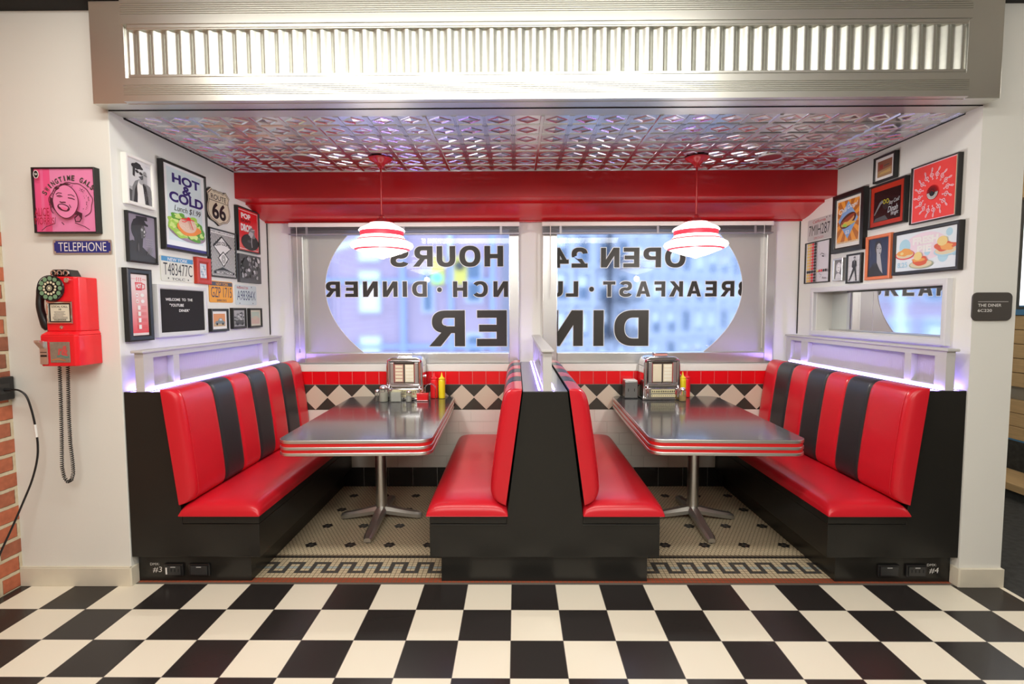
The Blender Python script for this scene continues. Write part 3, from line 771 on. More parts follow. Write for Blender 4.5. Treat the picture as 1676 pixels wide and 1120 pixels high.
# ================================================================== TABLES
def table(label, cx, cy, rot, cols):
    t = thing('diner_table', label, 'table', (cx, cy, 0), rot, 'tables in the booths')
    w2, l2, r = .417, .700, .075
    def outline(ins):
        pts = []
        for qx, qy, a0 in ((1, -1, -pi / 2), (1, 1, 0), (-1, 1, pi / 2), (-1, -1, pi)):
            for k in range(9):
                a = a0 + k / 8 * pi / 2; pts.append((qx * (w2 - r) + (r - ins) * cos(a), qy * (l2 - r) + (r - ins) * sin(a)))
        return pts
    def slab(nm, ins, z0, z1, m, bev=0):
        mb = MB(); mb.prism(outline(ins), lambda p, q: (p[0], p[1], q), z0, z1, m); return mb.build(nm, t, smooth=30, bevel=bev)
    slab('tabletop', .004, .7285, .7425, tabtop_m, .001)
    slab('edge_band', 0, .7225, .7415, alu_m, .003); slab('edge_band', 0, .6875, .7045, alu_m, .003); slab('edge_band', 0, .6545, .6720, alu_m, .003)
    for z0, z1 in ((.7045, .7225), (.6720, .6875)): o = slab('red_inlay', .0045, z0, z1, redband); o['label'] = 'red enamel stripe in the table edge'
    mb = MB(); ox, oy = cols
    mb.lathe([(.0001, .05), (.038, .05), (.038, .640), (.0001, .640)], (ox, oy, 0), alu_m, 32)
    mb.lathe([(.036, .09), (.046, .07), (.052, .048), (.0001, .048)], (ox, oy, 0), alu_m, 32)
    mb.build('column', t, smooth=40)
    mb = MB(); mb.box((ox - .13, oy - .30, .640), (ox + .13, oy + .30, .654), plast_k); mb.build('mounting_plate', t)
    for dx, dy, L in ((0, -1, .39), (0, 1, .34), (-1, 0, .275), (1, 0, .275)):
        mb = MB(); n = 12; side = Vector((-dy, dx))
        pr = []
        for i in range(n + 1):
            s_ = i / n; top = .085 * (1 - s_) ** 1.4 + .046 * s_ ** .4 * (1 if s_ < .97 else .75) if s_ > 0 else .085
            wd = .033 - .004 * s_ + (.008 * (1 - s_) ** 3)
            if i == n: wd *= .72
            bot = .042 * (1 - s_) ** 1.2 + .008
            pr.append((s_ * L, wd, top, bot))
        for i in range(n):
            pass
        vs = []; fs = []
        for s_, wd, top, bot in pr:
            c = Vector((ox + dx * s_, oy + dy * s_))
            for a, z in ((-1, bot), (-1, top * .75), (-.55, top), (.55, top), (1, top * .75), (1, bot)):
                p = c + side * a * wd; vs.append((p.x, p.y, z))
        for i in range(n):
            for k in range(6): fs.append((i * 6 + k, i * 6 + (k + 1) % 6, (i + 1) * 6 + (k + 1) % 6, (i + 1) * 6 + k))
        fs += [tuple(range(6)), tuple(range(n * 6, n * 6 + 6))]
        mb.add(vs, fs, mat('cast_aluminium', (.50, .49, .46), .38, .9, noise=.08))
        mb.build('foot', t, smooth=35)
        mb = MB(); mb.lathe([(.0001, 0.0005), (.014, 0.0005), (.014, .010), (.0001, .010)], (ox + dx * (L - .02), oy + dy * (L - .02), 0), plast_k, 16); mb.build('glide', t)
table('charcoal topped table with red striped metal edge in the left booth', -.868, 1.030, radians(1.6), (-.036, .055))
table('charcoal topped table with red striped metal edge in the right booth', 1.190, 1.030, radians(-2.0), (.045, .055))

# ================================================================== PENDANTS
globe_m = mat('lit_opal_glass', (.9, .9, .88), .25, emit=(1.0, .965, .93), es=3.0, coat=.3)
stripe_m = mat('red_painted_stripe', (.78, .05, .09), .3, emit=(1.0, .05, .09), es=.30)
def pendant(label, x, y):
    t = thing('pendant_lamp', label, 'pendant lamp', (x, y, 2.426), group='pendant lamps over the tables')
    mb = MB(); mb.lathe([(.0001, 0), (.072, 0), (.076, -.006), (.066, -.018), (.040, -.030), (.022, -.048), (.018, -.062), (.0001, -.064)], (0, 0, 0), red_paint, 40); mb.build('canopy', t, smooth=45)
    mb = MB(); mb.cyl((0, 0, -.40), .0062, .34, red_paint, 14); mb.build('rod', t, smooth=40)
    mb = MB(); mb.lathe([(.0001, -.365), (.012, -.367), (.020, -.378), (.018, -.388), (.030, -.392), (.034, -.400), (.052, -.408), (.074, -.414), (.080, -.420), (.0001, -.421)], (0, 0, 0), red_paint, 40); mb.build('fitter_cap', t, smooth=45)
    P = [(.074, -.4205), (.092, -.432), (.118, -.444), (.140, -.456), (.149, -.468), (.148, -.472), (.142, -.475), (.138, -.504), (.140, -.508), (.146, -.518), (.1545, -.5245), (.1630, -.5335), (.176, -.540), (.197, -.552), (.203, -.566), (.196, -.580), (.180, -.590), (.163, -.5985), (.140, -.606), (.105, -.620), (.070, -.632), (.035, -.640), (.018, -.645), (.008, -.650), (.0001, -.652)]
    ms = [globe_m] * (len(P) - 1); ms[6] = stripe_m; ms[10] = stripe_m; ms[16] = stripe_m
    mb = MB(); mb.lathe(P, (0, 0, 0), globe_m, 56, mats=ms); o = mb.build('lamp_shade', t, smooth=50); o['label'] = 'glowing white schoolhouse glass with red rings'
    l = bpy.data.lights.new('pendant_fill_light', 'POINT'); l.energy = 18; l.color = (1.0, .96, .92); l.shadow_soft_size = .025  # added point light below the glass, makes up for the shade's dimmed glow
    lo = bpy.data.objects.new('pendant_fill_light', l); COL.objects.link(lo); lo.location = (x, y, 2.426 - .690)
pendant('schoolhouse pendant lamp with red rings hanging over the left table', -.852, 1.02)
pendant('schoolhouse pendant lamp with red rings hanging over the right table', 1.208, 1.04)
for x, y, lb in ((-1.354, 1.02, 'left'), (1.685, 1.05, 'right')):
    t = thing('ceiling_speaker', 'small round silver ceiling speaker beside the %s pendant' % lb, 'speaker', (x, y, 2.4255), group='ceiling speakers')
    mb = MB(); mb.lathe([(.0001, .0), (.075, 0), (.088, -.004), (.092, .0035), (.0001, .0035)], (0, 0, 0), alu_m, 36); mb.build('rim', t, smooth=40)
    mb = MB(); mb.lathe([(.0001, -.0008), (.070, -.0008), (.070, -.002), (.0001, -.002)], (0, 0, 0), tin_m, 30); mb.build('grille', t)

# ================================================================== BLINDS
slat_m = mat('grey_blind_slat', (.34, .33, .36), .35, .5)
def blind(label, x0, x1, wand, cord):
    t = thing('window_blind', label, 'window blind', group='raised window blinds', loc=((x0 + x1) / 2, 1.76, 2.04)); h = (x1 - x0) / 2
    mb = MB(); mb.box((-h, -.012, .062), (h, .040, .094), white_t); mb.build('head_rail', t, bevel=.002)
    for k in range(6):
        mb = MB(); z = .012 + k * .0082; mb.prism([(-.012, 0), (.012, .003), (.036, 0), (.036, .002), (.012, .005), (-.012, .002)], lambda p, q: (q, p[0], z + p[1]), -h + .004, h - .004, slat_m); mb.build('slat', t)
    mb = MB(); mb.box((-h + .002, -.013, 0), (h - .002, .037, .010), slat_m); mb.build('bottom_rail', t, bevel=.002)
    for q in (.08, .5, .92):
        mb = MB(); x = -h + 2 * h * q; mb.box((x - .009, -.0145, -.003), (x + .009, -.0125, .062), slat_m); mb.build('ladder_tape', t)
    if wand is not None:
        mb = MB(); mb.tube([(wand - (x0 + x1) / 2, -.020, .08), (wand - (x0 + x1) / 2, -.020, -.50)], .0035, clear_m if 0 else white_t, 6); mb.build('tilt_wand', t)
    mb = MB(); mb.tube([(cord - (x0 + x1) / 2, -.022, .07), (cord - (x0 + x1) / 2 + .002, -.024, -.92)], .0018, white_t, 6)
    mb.lathe([(.0001, .02), (.004, .018), (.008, -.012), (.0001, -.014)], (cord - (x0 + x1) / 2 + .002, -.024, -.93), slat_m, 10); mb.build('pull_cord', t, smooth=40)
blind('raised grey blind at the top of the left window', -1.79, .055, None, -1.72)
blind('raised grey blind at the top of the right window', .235, 2.07, .300, 1.99)

# ================================================================== PICTURES ON THE LEFT WALL
def figure_stroke(sh, pts, wd, m): sh.stroke(pts, wd, m)
G = lambda n, v, r=.5: mat('print_grey_%s' % n, (v, v, v * 1.03), r)
g1, g2, g3, g4, g5 = G('ink', .03), G('shadow', .09), G('mid', .22), G('pale', .42), G('bright', .66)

# 1 white frame, man in sunglasses
t, s = framed('framed_photo', 'white framed black and white photo of a person in sunglasses and open jacket', 'framed photo', 'L', .284, 1.992, .205, .258, .030, .018, white_f, g5)
W, H = s.w, s.h
s.rect(0, 0, W, H * .35, g4)
s.poly([(0, 0), (0, H * .30), (W * .18, H * .26), (W * .22, 0)], g2)
s.poly([(W * .12, 0), (W * .18, H * .36), (W * .30, H * .50), (W * .46, H * .56), (W * .62, H * .54), (W * .95, H * .46), (W, H * .36), (W, 0)], g3)
s.poly([(W * .36, 0), (W * .38, H * .40), (W * .45, H * .54), (W * .58, H * .52), (W * .66, H * .34), (W * .70, 0)], wht)
s.poly([(W * .70, 0), (W * .64, H * .36), (W * .60, H * .50), (W * .76, H * .44), (W * .84, H * .2), (W * .86, 0)], g1)
s.poly([(W * .20, 0), (W * .27, H * .30), (W * .36, H * .44), (W * .38, H * .2), (W * .36, 0)], g1)
s.poly([(W * .46, H * .48), (W * .46, H * .60), (W * .64, H * .60), (W * .66, H * .50), (W * .56, H * .44)], g4)
s.ell(W * .43, H * .72, W * .17, H * .155, g5, .25)
s.poly([(W * .44, H * .62), (W * .56, H * .56), (W * .66, H * .60), (W * .64, H * .68)], g2)
s.blob(W * .40, H * .86, W * .20, H * .085, g1, 3, .22); s.poly([(W * .22, H * .82), (W * .20, H * .62), (W * .28, H * .60), (W * .31, H * .80)], g1)
s.stroke([(W * .28, H * .755), (W * .62, H * .705)], H * .010, g1); s.ell(W * .38, H * .735, W * .075, H * .035, g1, -.2); s.ell(W * .54, H * .71, W * .07, H * .035, g1, -.2)
s.poly([(W * .62, H * .50), (W * .64, H * .74), (W * .72, H * .80), (W * .80, H * .74), (W * .80, H * .48)], g4)
for k in range(3): s.stroke([(W * (.67 + .04 * k), H * .70), (W * (.68 + .04 * k), H * .78)], W * .012, g2)
s.stroke([(W * .66, H * .70), (W * .80, H * .68)], H * .02, g2)
for k in range(14): s.stroke([(W * (.70 + .02 * k), H * .05 * (k % 5)), (W * (.66 + .02 * k), H * (.25 + .03 * (k % 4)))], W * .007, g2 if k % 2 else g4)
s.stroke([(W * (.72 + .02 * k), H * (.90 + .02 * sin(k * 1.8))) for k in range(12)], W * .005, g3)
finish(t, s)

# 2 person in a cap
t, s = framed('framed_photo', 'black framed dark photo of a person in a backwards-lit cap, signed', 'framed photo', 'L', .289, 1.694, .218, .264, .020, .009, black_f, mat('photo_violet_grey', (.26, .23, .29), .35))
t['label'] = 'black framed dark signed photo of a person in profile wearing a cap'
W, H = s.w, s.h
s.poly([(0, 0), (0, H * .40), (W * .16, H * .44), (W * .30, H * .40), (W * .54, H * .30), (W * .80, H * .16), (W, H * .1), (W, 0)], g1)
s.poly([(W * .22, H * .36), (W * .20, H * .56), (W * .54, H * .52), (W * .50, H * .30)], g1)
s.ell(W * .36, H * .68, W * .25, H * .23, g1)
s.poly([(W * .14, H * .74), (W * .20, H * .88), (W * .38, H * .95), (W * .58, H * .92), (W * .66, H * .84), (W * .74, H * .82), (W * .73, H * .78), (W * .50, H * .80)], blk)
s.poly([(W * .30, H * .90), (W * .30, H * .97), (W * .70, H * .99), (W * .72, H * .90)], blk)
s.poly([(W * .52, H * .78), (W * .62, H * .74), (W * .62, H * .69), (W * .66, H * .64), (W * .60, H * .61), (W * .63, H * .57), (W * .58, H * .52), (W * .46, H * .50), (W * .44, H * .70)], g2)
s.ell(W * .50, H * .69, W * .035, H * .03, g4, .3); s.ell(W * .585, H * .655, W * .025, H * .028, g5); s.ell(W * .575, H * .575, W * .03, H * .012, g4)
s.ell(W * .34, H * .30, W * .03, H * .09, g2)
for k in range(4): s.stroke([(W * (.62 + .03 * j), H * (.50 - .05 * k + .012 * sin(j * 2.1 + k))) for j in range(10)], H * .006, g4)
for k in range(10): s.stroke([(W * (.66 + .02 * k), H * (.16 + .02 * (k % 3))), (W * (.70 + .02 * k), H * (.28 + .02 * (k % 4)))], W * .012, g3)
finish(t, s)

# 3 hot & cold lunch poster
navy = mat('poster_navy', (.035, .025, .16), .4); pal = mat('poster_pale_blue', (.66, .78, .80), .3, coat=.3)
t, s = framed('framed_poster', 'tall black framed poster reading HOT & COLD Lunch $1.99 above a plate of salad', 'poster', 'L', .554, 1.790, .410, .506, .032, .013, black_f, mat('poster_white', (.84, .86, .86), .3, coat=.3))
W, H = s.w, s.h
s.rect(W * .08, H * .10, W * .92, H * .97, pal); s.rect(0, 0, W, H * .035, navy)
def slab_text(txt, x0, y0, x1, y1, bold=.04):
    s.text(txt, x0, y0, x1, y1, navy, bold)
n = 0
for txt, x0, x1, y0, y1 in (('HOT', .20, .88, .800, .915), ('&', .43, .66, .685, .800), ('COLD', .12, .95, .565, .690)):
    slab_text(txt, W * x0, H * y0, W * x1, H * y1)
s.text('Lunch $1.99', W * .22, H * .455, W * .86, H * .535, blk, .0, shear=.25)
s.ell(W * .52, H * .225, W * .46, H * .115, mat('plate_mauve', (.33, .24, .30), .3), -.10); s.ell(W * .52, H * .235, W * .40, H * .09, mat('plate_mauve_pale', (.52, .42, .48), .3), -.10)
lg, dg = mat('lettuce', (.36, .62, .09), .4), mat('lettuce_dark', (.12, .36, .05), .4)
for k, (cx, cy, rx, ry) in enumerate([(.22, .34, .16, .07), (.30, .40, .15, .05), (.16, .28, .10, .06), (.80, .29, .12, .09), (.40, .20, .20, .06), (.66, .18, .18, .05), (.60, .36, .22, .06), (.86, .22, .07, .06)]):
    s.blob(W * cx, H * cy, W * rx, H * ry, lg if k % 2 == 0 else dg, k, .25); s.blob(W * cx, H * cy, W * rx * .6, H * ry * .55, mat('lettuce_pale', (.62, .78, .25), .4), k + 9, .3)
s.blob(W * .54, H * .27, W * .27, H * .085, mat('carrot_orange', (.86, .28, .06), .4), 4, .12); s.blob(W * .52, H * .315, W * .23, H * .085, mat('rice_pink', (.76, .56, .44), .5), 6, .08)
for k in range(46):
    a = random.uniform(0, 6.28); q = random.random() ** .5; s.ell(W * (.52 + .20 * q * cos(a)), H * (.315 + .07 * q * sin(a)), W * .007, H * .005, mat('rice_pale', (.86, .74, .64), .5), 0, 6)
rr = mat('ribbon_red', (.80, .02, .03), .3)
s.ell(W * .50, H * .395, W * .045, H * .022, rr); s.stroke([(W * .50, H * .39), (W * .32, H * .375)], H * .012, rr); s.stroke([(W * .50, H * .39), (W * .40, H * .345), (W * .33, H * .345)], H * .010, rr); s.stroke([(W * .52, H * .39), (W * .57, H * .31), (W * .60, H * .27)], H * .012, rr); s.stroke([(W * .52, H * .39), (W * .64, H * .385)], H * .010, rr)
finish(t, s)

# 4 route 66 shield
t = thing('highway_shield_sign', 'cream shield shaped ROUTE 66 sign with black outline', 'sign', mtx=face_mtx('L', .990, 2.010, 0))
def shield(w_, h_, ins=0):
    half = [(0, 1.0), (.10, .985), (.22, .955), (.34, 1.0), (.42, .93), (.50, .86), (.455, .76), (.45, .66), (.50, .50), (.52, .36), (.46, .22), (.34, .12), (.16, .07), (0, 0)]
    top = [(.0, .955), (.12, .975), (.22, .945), (.33, 1.0), (.415, .93), (.50, .855), (.455, .76), (.455, .64), (.50, .50), (.515, .37), (.47, .23), (.36, .13), (.16, .08), (0, 0)]
    pts = [(x, y) for x, y in top] + [(-x, y) for x, y in reversed(top[1:-1])]
    cx, cy = 0, .5; k = 1 - ins
    return [(w_ / 2 + x * k * w_, h_ * (cy + (y - cy) * (1 - ins * .9))) for x, y in pts][::-1]
W, H = .268, .240
mb = MB(); mb.prism(shield(W, H), lambda p, q: (p[0], p[1], q), .001, .014, black_f); mb.build('plate', t)
s = Sheet(z=.0142); cr = mat('sign_cream', (.70, .62, .46), .45); s.poly(shield(W, H, .035), cr); s.poly(shield(W, H, .09), blk); s.poly(shield(W, H, .125), cr)
s.rect(W * .10, H * .655, W * .90, H * .672, blk); s.text('ROUTE', W * .17, H * .70, W * .83, H * .84, blk, .01); s.text('66', W * .20, H * .17, W * .80, H * .63, blk, .03)
s.build('face_print', t)

# 5 tall hot drinks menu
t, s = framed('framed_menu', 'tall narrow black framed red drinks menu with a HOT mug at the top', 'menu poster', 'L', .253, 1.278, .180, .383, .030, .030, black_f, mat('menu_pink_0', (.84, .72, .70), .4))
W, H = s.w, s.h
for k in range(24):
    q = k / 23; s.rect(0, H * (.72 - .68 * q), W, H * (.72 - .68 * (q - 1 / 23)), mat('menu_pink_%d' % (k + 1), (.84 - .0 * q, .68 - .54 * q, .66 - .50 * q), .4)) if False else None
gm = bpy.data.materials.new('menu_red_to_pink_ink'); gm.use_nodes = True
_nt = gm.node_tree; _b = _nt.nodes['Principled BSDF']; _tc2 = _nt.nodes.new('ShaderNodeTexCoord'); _sp = _nt.nodes.new('ShaderNodeSeparateXYZ'); _rp = _nt.nodes.new('ShaderNodeValToRGB'); _dv = _nt.nodes.new('ShaderNodeMath'); _dv.operation = 'DIVIDE'; _dv.inputs[1].default_value = H
_nt.links.new(_tc2.outputs['Object'], _sp.inputs[0]); _nt.links.new(_sp.outputs[1], _dv.inputs[0]); _nt.links.new(_dv.outputs[0], _rp.inputs[0]); _nt.links.new(_rp.outputs[0], _b.inputs['Base Color'])
_rp.color_ramp.elements[0].position = .05; _rp.color_ramp.elements[0].color = (.80, .08, .10, 1); _rp.color_ramp.elements[1].position = .85; _rp.color_ramp.elements[1].color = (.82, .70, .69, 1)
s.rect(0, H * .04, W, H, gm)
mr = mat('menu_red', (.66, .02, .03), .4)
for k in range(3): s.stroke([(W * (.36 + .12 * k), H * .885), (W * (.40 + .12 * k), H * .905), (W * (.36 + .12 * k), H * .925), (W * (.41 + .12 * k), H * .95)], W * .035, mr)
s.poly([(W * .26, H * .87), (W * .30, H * .74), (W * .66, H * .74), (W * .70, H * .87)], mr); s.stroke([(W * .70, H * .85), (W * .84, H * .84), (W * .84, H * .77), (W * .68, H * .76)], W * .045, mr); s.text('HOT', W * .32, H * .77, W * .64, H * .85, wht, .04)
s.text('Every', 0 + W * .05, H * .915, W * .30, H * .935, mr, 0); s.text('Day', W * .72, H * .905, W * .93, H * .93, mr, 0)
for k, y in enumerate((.66, .56)):
    s.ell(W * .34, H * y, W * .09, H * .03, wht); s.ell(W * .66, H * y, W * .11, H * .03, wht); s.ell(W * .34, H * y, W * .06, H * .012, mat('menu_pink_mark', (.7, .3, .3), .4))
for k, y in enumerate((.455, .355, .25, .14)):
    s.rect(W * .34, H * (y - .035), W * .50, H * (y + .035), wht)
    for j in range(3): s.rect(W * .56, H * (y + .02 - .02 * j), W * .86, H * (y + .024 - .02 * j), mr)
finish(t, s)

# number plates
def plate(name, label, wall, a, z, w_, h_, base, top, toptxt, topm, num, numm, foot, footm, dots, narrow=True):
    t = thing(name, label, 'license plate', mtx=face_mtx(wall, a, z, 0), group='license plates on the alcove walls')
    mb = MB(); r = .014; pts = []
    for qx, qy, a0 in ((w_ - r, r, -pi / 2), (w_ - r, h_ - r, 0), (r, h_ - r, pi / 2), (r, r, pi)):
        for k in range(5): pts.append((qx + r * cos(a0 + k * pi / 8), qy + r * sin(a0 + k * pi / 8)))
    mb.prism(pts, lambda p, q: (p[0], p[1], q), .001, .0042, base); mb.build('plate', t, bevel=.0006)
    s = Sheet(z=.0044)
    if top: s.rect(.006, h_ * .78, w_ - .006, h_ - .005, top)
    if toptxt:
        x0, x1, sh_ = toptxt[1:]; s.text(toptxt[0], w_ * x0, h_ * .80, w_ * x1, h_ * .93, topm, .01, shear=sh_)
    s.text(num, w_ * .07, h_ * .24, w_ * .94, h_ * .72, numm, -.004)
    if foot: s.text(foot, w_ * .3, h_ * .05, w_ * .7, h_ * .15, footm, 0)
    for x, y in dots: s.ell(w_ * x, h_ * y, .005, .005, blk, 0, 10)
    s.build('face_print', t); return t
pw = mat('plate_white', (.72, .72, .64), .45); pwb = mat('plate_pale_blue', (.60, .68, .70), .45)
t = plate('license_plate', 'white license plate T483477C with a blue mountain band on top', 'L', .542, 1.610, .299, .148, pw, mat('plate_blue', (.07, .28, .52), .4), ('NEW YORK', .2, .8, .1), wht, 'T483477C', blk, 'TOLC', blk, [(.2, .12), (.8, .1)])
t = plate('license_plate', 'orange license plate GZP 1715 with dark top band', 'L', .994, 1.493, .282, .145, mat('plate_orange', (.82, .36, .04), .45), mat('plate_navy', (.06, .06, .09), .4), ('NEW YORK', .28, .8, .05), mat('plate_orange', (.82, .36, .04)), 'GZP 1715', mat('plate_ink_blue', (.03, .03, .09), .4), 'EMPIRE STATE', mat('plate_ink_blue', (.03, .03, .09)), [])
t = plate('license_plate', 'pale blue license plate A98384X with small red heading', 'L', 1.308, 1.480, .300, .145, pwb, None, ('WASHINGTON', .06, .58, 0), mat('plate_red', (.45, .03, .04), .4), 'A98384X', mat('plate_ink_dkblue', (.03, .05, .14), .4), '', blk, [(.2, .92), (.75, .92), (.18, .08), (.8, .08)])
t = plate('license_plate', 'white California license plate 7MIH287 beside the cornice on the right wall', 'R', 1.703, 1.960, .304, .164, mat('plate_silver', (.55, .54, .53), .45), None, ('California', .22, .76, .1), mat('plate_red', (.45, .03, .04)), '7MIH287', blk, 'DMV.CA.GOV', mat('plate_red', (.45, .03, .04)), [(.8, .93), (.93, .93)])

# small red frame
t, s = framed('framed_photo', 'small bright red wooden frame with a pale blue picture', 'framed photo', 'L', .845, 1.609, .150, .167, .025, .030, redw_f, mat('photo_red_mount', (.40, .03, .015), .4))
W, H = s.w, s.h; s.rect(W * .15, H * .08, W * .88, H * .92, mat('photo_ice', (.55, .62, .68), .4))
for k in range(9): s.blob(W * (.25 + .06 * k), H * (.2 + .08 * ((k * 3) % 8)), W * .09, H * .06, mat('photo_ice_dark', (.28, .36, .44), .4) if k % 2 else wht, k, .3)
finish(t, s)

# op-art poster
t, s = framed('framed_poster', 'black and white op art band poster of diagonal stripes with two white diamonds', 'poster', 'L', .994, 1.664, .320, .322, .024, .010, black_f, wht)
W, H = s.w, s.h
s.up()
for k in range(-44, 44):
    x = k * W / 42 * 1.0
    # diagonal stripe clipped to the sheet
    p0, p1 = Vector((x, 0)), Vector((x + H * .55, H))
    def cl(P, Q):
        a, b = 0.0, 1.0; d = Q - P
        for e, lim, sg in ((0, 0, 1), (0, W, -1)):
            v = (P[e] - lim) * sg; dv = d[e] * sg
            if abs(dv) < 1e-9: continue
            tt = -v / dv
            if dv > 0: a = max(a, tt)
            else: b = min(b, tt)
        return (P + d * a, P + d * b) if a < b else None
    q = cl(p0, p1)
    if q and k % 2 == 0:
        s.z -= s.dz; s.stroke([tuple(q[0]), tuple(q[1])], W * .022, blk)
s.z += s.dz
s.rect(0, H * .93, W, H, wht); s.text('SWEET & MELLOW QUARTET', W * .03, H * .945, W * .97, H * .985, blk, .01)
s.poly([(W * .10, H * .66), (W * .45, H * .90), (W * .86, H * .66), (W * .44, H * .40)], blk); s.poly([(W * .16, H * .64), (W * .46, H * .86), (W * .80, H * .64), (W * .44, H * .44)], wht)
s.poly([(W * .28, H * .40), (W * .50, H * .56), (W * .72, H * .40), (W * .50, H * .20)], blk); s.poly([(W * .32, H * .40), (W * .50, H * .53), (W * .68, H * .40), (W * .50, H * .23)], wht)
s.poly([(W * .02, H * .30), (W * .12, H * .64), (W * .22, H * .60)], blk) if False else None
s.text('ODD COUPLE', W * .20, H * .64, W * .78, H * .72, blk, .03, arc=H * .05)
for q in (0, 1, 2): s.stroke([(W * (.50 + .08 * (1 - q * .3) * cos(a / 10 * 2 * pi)), H * (.38 + .09 * (1 - q * .3) * sin(a / 10 * 2 * pi))) for a in range(10)], W * .012, blk, True)
s.poly([(W * .10, H * .10), (W * .45, H * .20), (W * .88, H * .10), (W * .50, H * .13)], blk); s.rect(W * .10, H * .045, W * .92, H * .10, blk); s.text('SELECTION', W * .2, H * .052, W * .84, H * .092, wht, .03)
finish(t, s)

# POP ... DROP
rp = mat('poster_red', (.72, .015, .02), .3, coat=.3)
t, s = framed('framed_poster', 'black framed red poster reading POP and DROP! over a black record', 'poster', 'L', 1.336, 1.873, .310, .321, .030, .010, black_f, rp)
W, H = s.w, s.h
for a, b, c, d in ((.03, .03, .97, .042), (.03, .955, .97, .967), (.03, .03, .045, .967), (.955, .03, .97, .967)): s.rect(W * a, H * b, W * c, H * d, wht)
s.text('POP', W * .16, H * .77, W * .62, H * .90, wht, .05, shear=-.12); s.text('DON\'T', W * .15, H * .68, W * .62, H * .75, blk, .02, shear=-.1)
s.text('DROP!', W * .12, H * .46, W * .66, H * .64, wht, .06)
s.ell(W * .56, H * .22, W * .43, H * .20, blk); s.ell(W * .52, H * .24, W * .10, H * .035, dgry)
s.blob(W * .66, H * .46, W * .16, H * .12, mgry, 5, .2); s.blob(W * .60, H * .42, W * .10, H * .08, lgry, 8, .2); s.stroke([(W * .64, H * .38), (W * .62, H * .22), (W * .64, H * .10)], W * .03, lgry); s.stroke([(W * .62, H * .52), (W * .80, H * .56)], W * .012, wht)
finish(t, s)

# crowd canvas
t, s = framed('canvas_print', 'unframed black and white print of a crowded scene', 'canvas print', 'L', 1.346, 1.646, .310, .207, .022, 0, dgry, g2)
rnd = random.Random(11)
for k in range(70):
    x, y = rnd.uniform(.03, .97), rnd.uniform(.03, .97); q = (g1, g3, g4, g3, g2, g5)[k % 6]
    s.blob(s.w * x, s.h * y, s.w * rnd.uniform(.02, .07), s.h * rnd.uniform(.03, .10), q, k, .25, 12) if .06 < x < .92 and .1 < y < .9 else None
s.blob(s.w * .22, s.h * .66, s.w * .13, s.h * .20, g1, 71, .12)
finish(t, s)

# letter board
t, s = framed('letter_board', 'grey framed black felt letter board welcoming guests in white letters', 'letter board', 'L', .471, 1.288, .459, .299, .030, .026, lav_f, mat('black_felt', (.016, .014, .016), .9))
W, H = s.w, s.h
s.text('WELCOME  TO  THE', W * .12, H * .735, W * .72, H * .80, wht, .02); s.text('"YOUTUBE', W * .20, H * .60, W * .51, H * .67, wht, .02); s.text('DINER"', W * .40, H * .475, W * .64, H * .54, wht, .02)
finish(t, s, 'letter_panel')

# three small pictures in a row
t, s = framed('framed_photo', 'small black framed picture of a classic car at sunset, under the orange plate', 'framed photo', 'L', .977, 1.298, .205, .153, .025, .016, black_f, mat('photo_sunset', (.70, .30, .12), .4), mount=.018)
W, H = s.w, s.h; s.rect(.020, .018, W - .020, H * .36, mat('photo_sand', (.52, .36, .20), .4)); s.poly([(W * .2, H * .30), (W * .24, H * .44), (W * .40, H * .46), (W * .48, H * .60), (W * .66, H * .60), (W * .76, H * .44), (W * .86, H * .40), (W * .84, H * .28)], mat('photo_car', (.20, .24, .24), .3)); s.ell(W * .33, H * .28, W * .06, H * .07, blk); s.ell(W * .72, H * .28, W * .06, H * .07, blk); s.poly([(W * .48, H * .47), (W * .51, H * .57), (W * .63, H * .57), (W * .68, H * .47)], g5)
finish(t, s)
t, s = framed('framed_photo', 'small black framed grey photo, middle of the three lowest pictures', 'framed photo', 'L', 1.233, 1.309, .185, .148, .025, .016, black_f, g4)
W, H = s.w, s.h
for k in range(26): s.blob(W * (.12 + .76 * rnd.random()), H * (.3 + .55 * rnd.random()), W * .07, H * .06, (g2, g5, g3)[k % 3], k, .3, 12)
s.poly([(W * .1, H * .12), (W * .16, H * .34), (W * .36, H * .40), (W * .72, H * .38), (W * .88, H * .26), (W * .86, H * .12)], g2); s.ell(W * .3, H * .14, W * .08, H * .08, g1); s.ell(W * .72, H * .14, W * .08, H * .08, g1)
finish(t, s)
t, s = framed('framed_photo', 'small black framed faded pastel picture beside the window corner', 'framed photo', 'L', 1.466, 1.308, .186, .148, .025, .014, black_f, mat('photo_cream', (.66, .62, .52), .4))
W, H = s.w, s.h; s.rect(W * .12, H * .12, W * .88, H * .55, mat('photo_faded_rose', (.62, .44, .38), .4)); s.rect(W * .12, H * .5, W * .88, H * .88, mat('photo_faded_green', (.46, .54, .46), .4)); s.blob(W * .5, H * .5, W * .25, H * .12, mat('photo_faded_tan', (.6, .5, .4), .4), 2)
finish(t, s)

# ================================================================== PICTURES ON THE RIGHT WALL
t, s = framed('framed_photo', 'small black framed brown photo, topmost on the right wall', 'framed photo', 'R', .948, 2.225, .184, .157, .030, .012, black_f, mat('photo_brown', (.28, .11, .06), .35), mount=.018, mount_m=wht)
W, H = s.w, s.h; s.poly([(.02, .02), (.02, H * .42), (W * .5, H * .46), (W - .02, H * .50), (W - .02, .02)], mat('photo_tan', (.42, .26, .13), .35)); s.poly([(W * .2, H * .24), (W * .3, H * .34), (W * .8, H * .40), (W * .84, H * .26)], mat('photo_gold', (.58, .38, .14), .35)); s.rect(W * .22, H * .5, W * .40, H * .7, mat('photo_rust', (.36, .04, .03), .4)); s.stroke([(W * .45, H * .6), (W * .75, H * .62)], H * .04, g2)
finish(t, s)

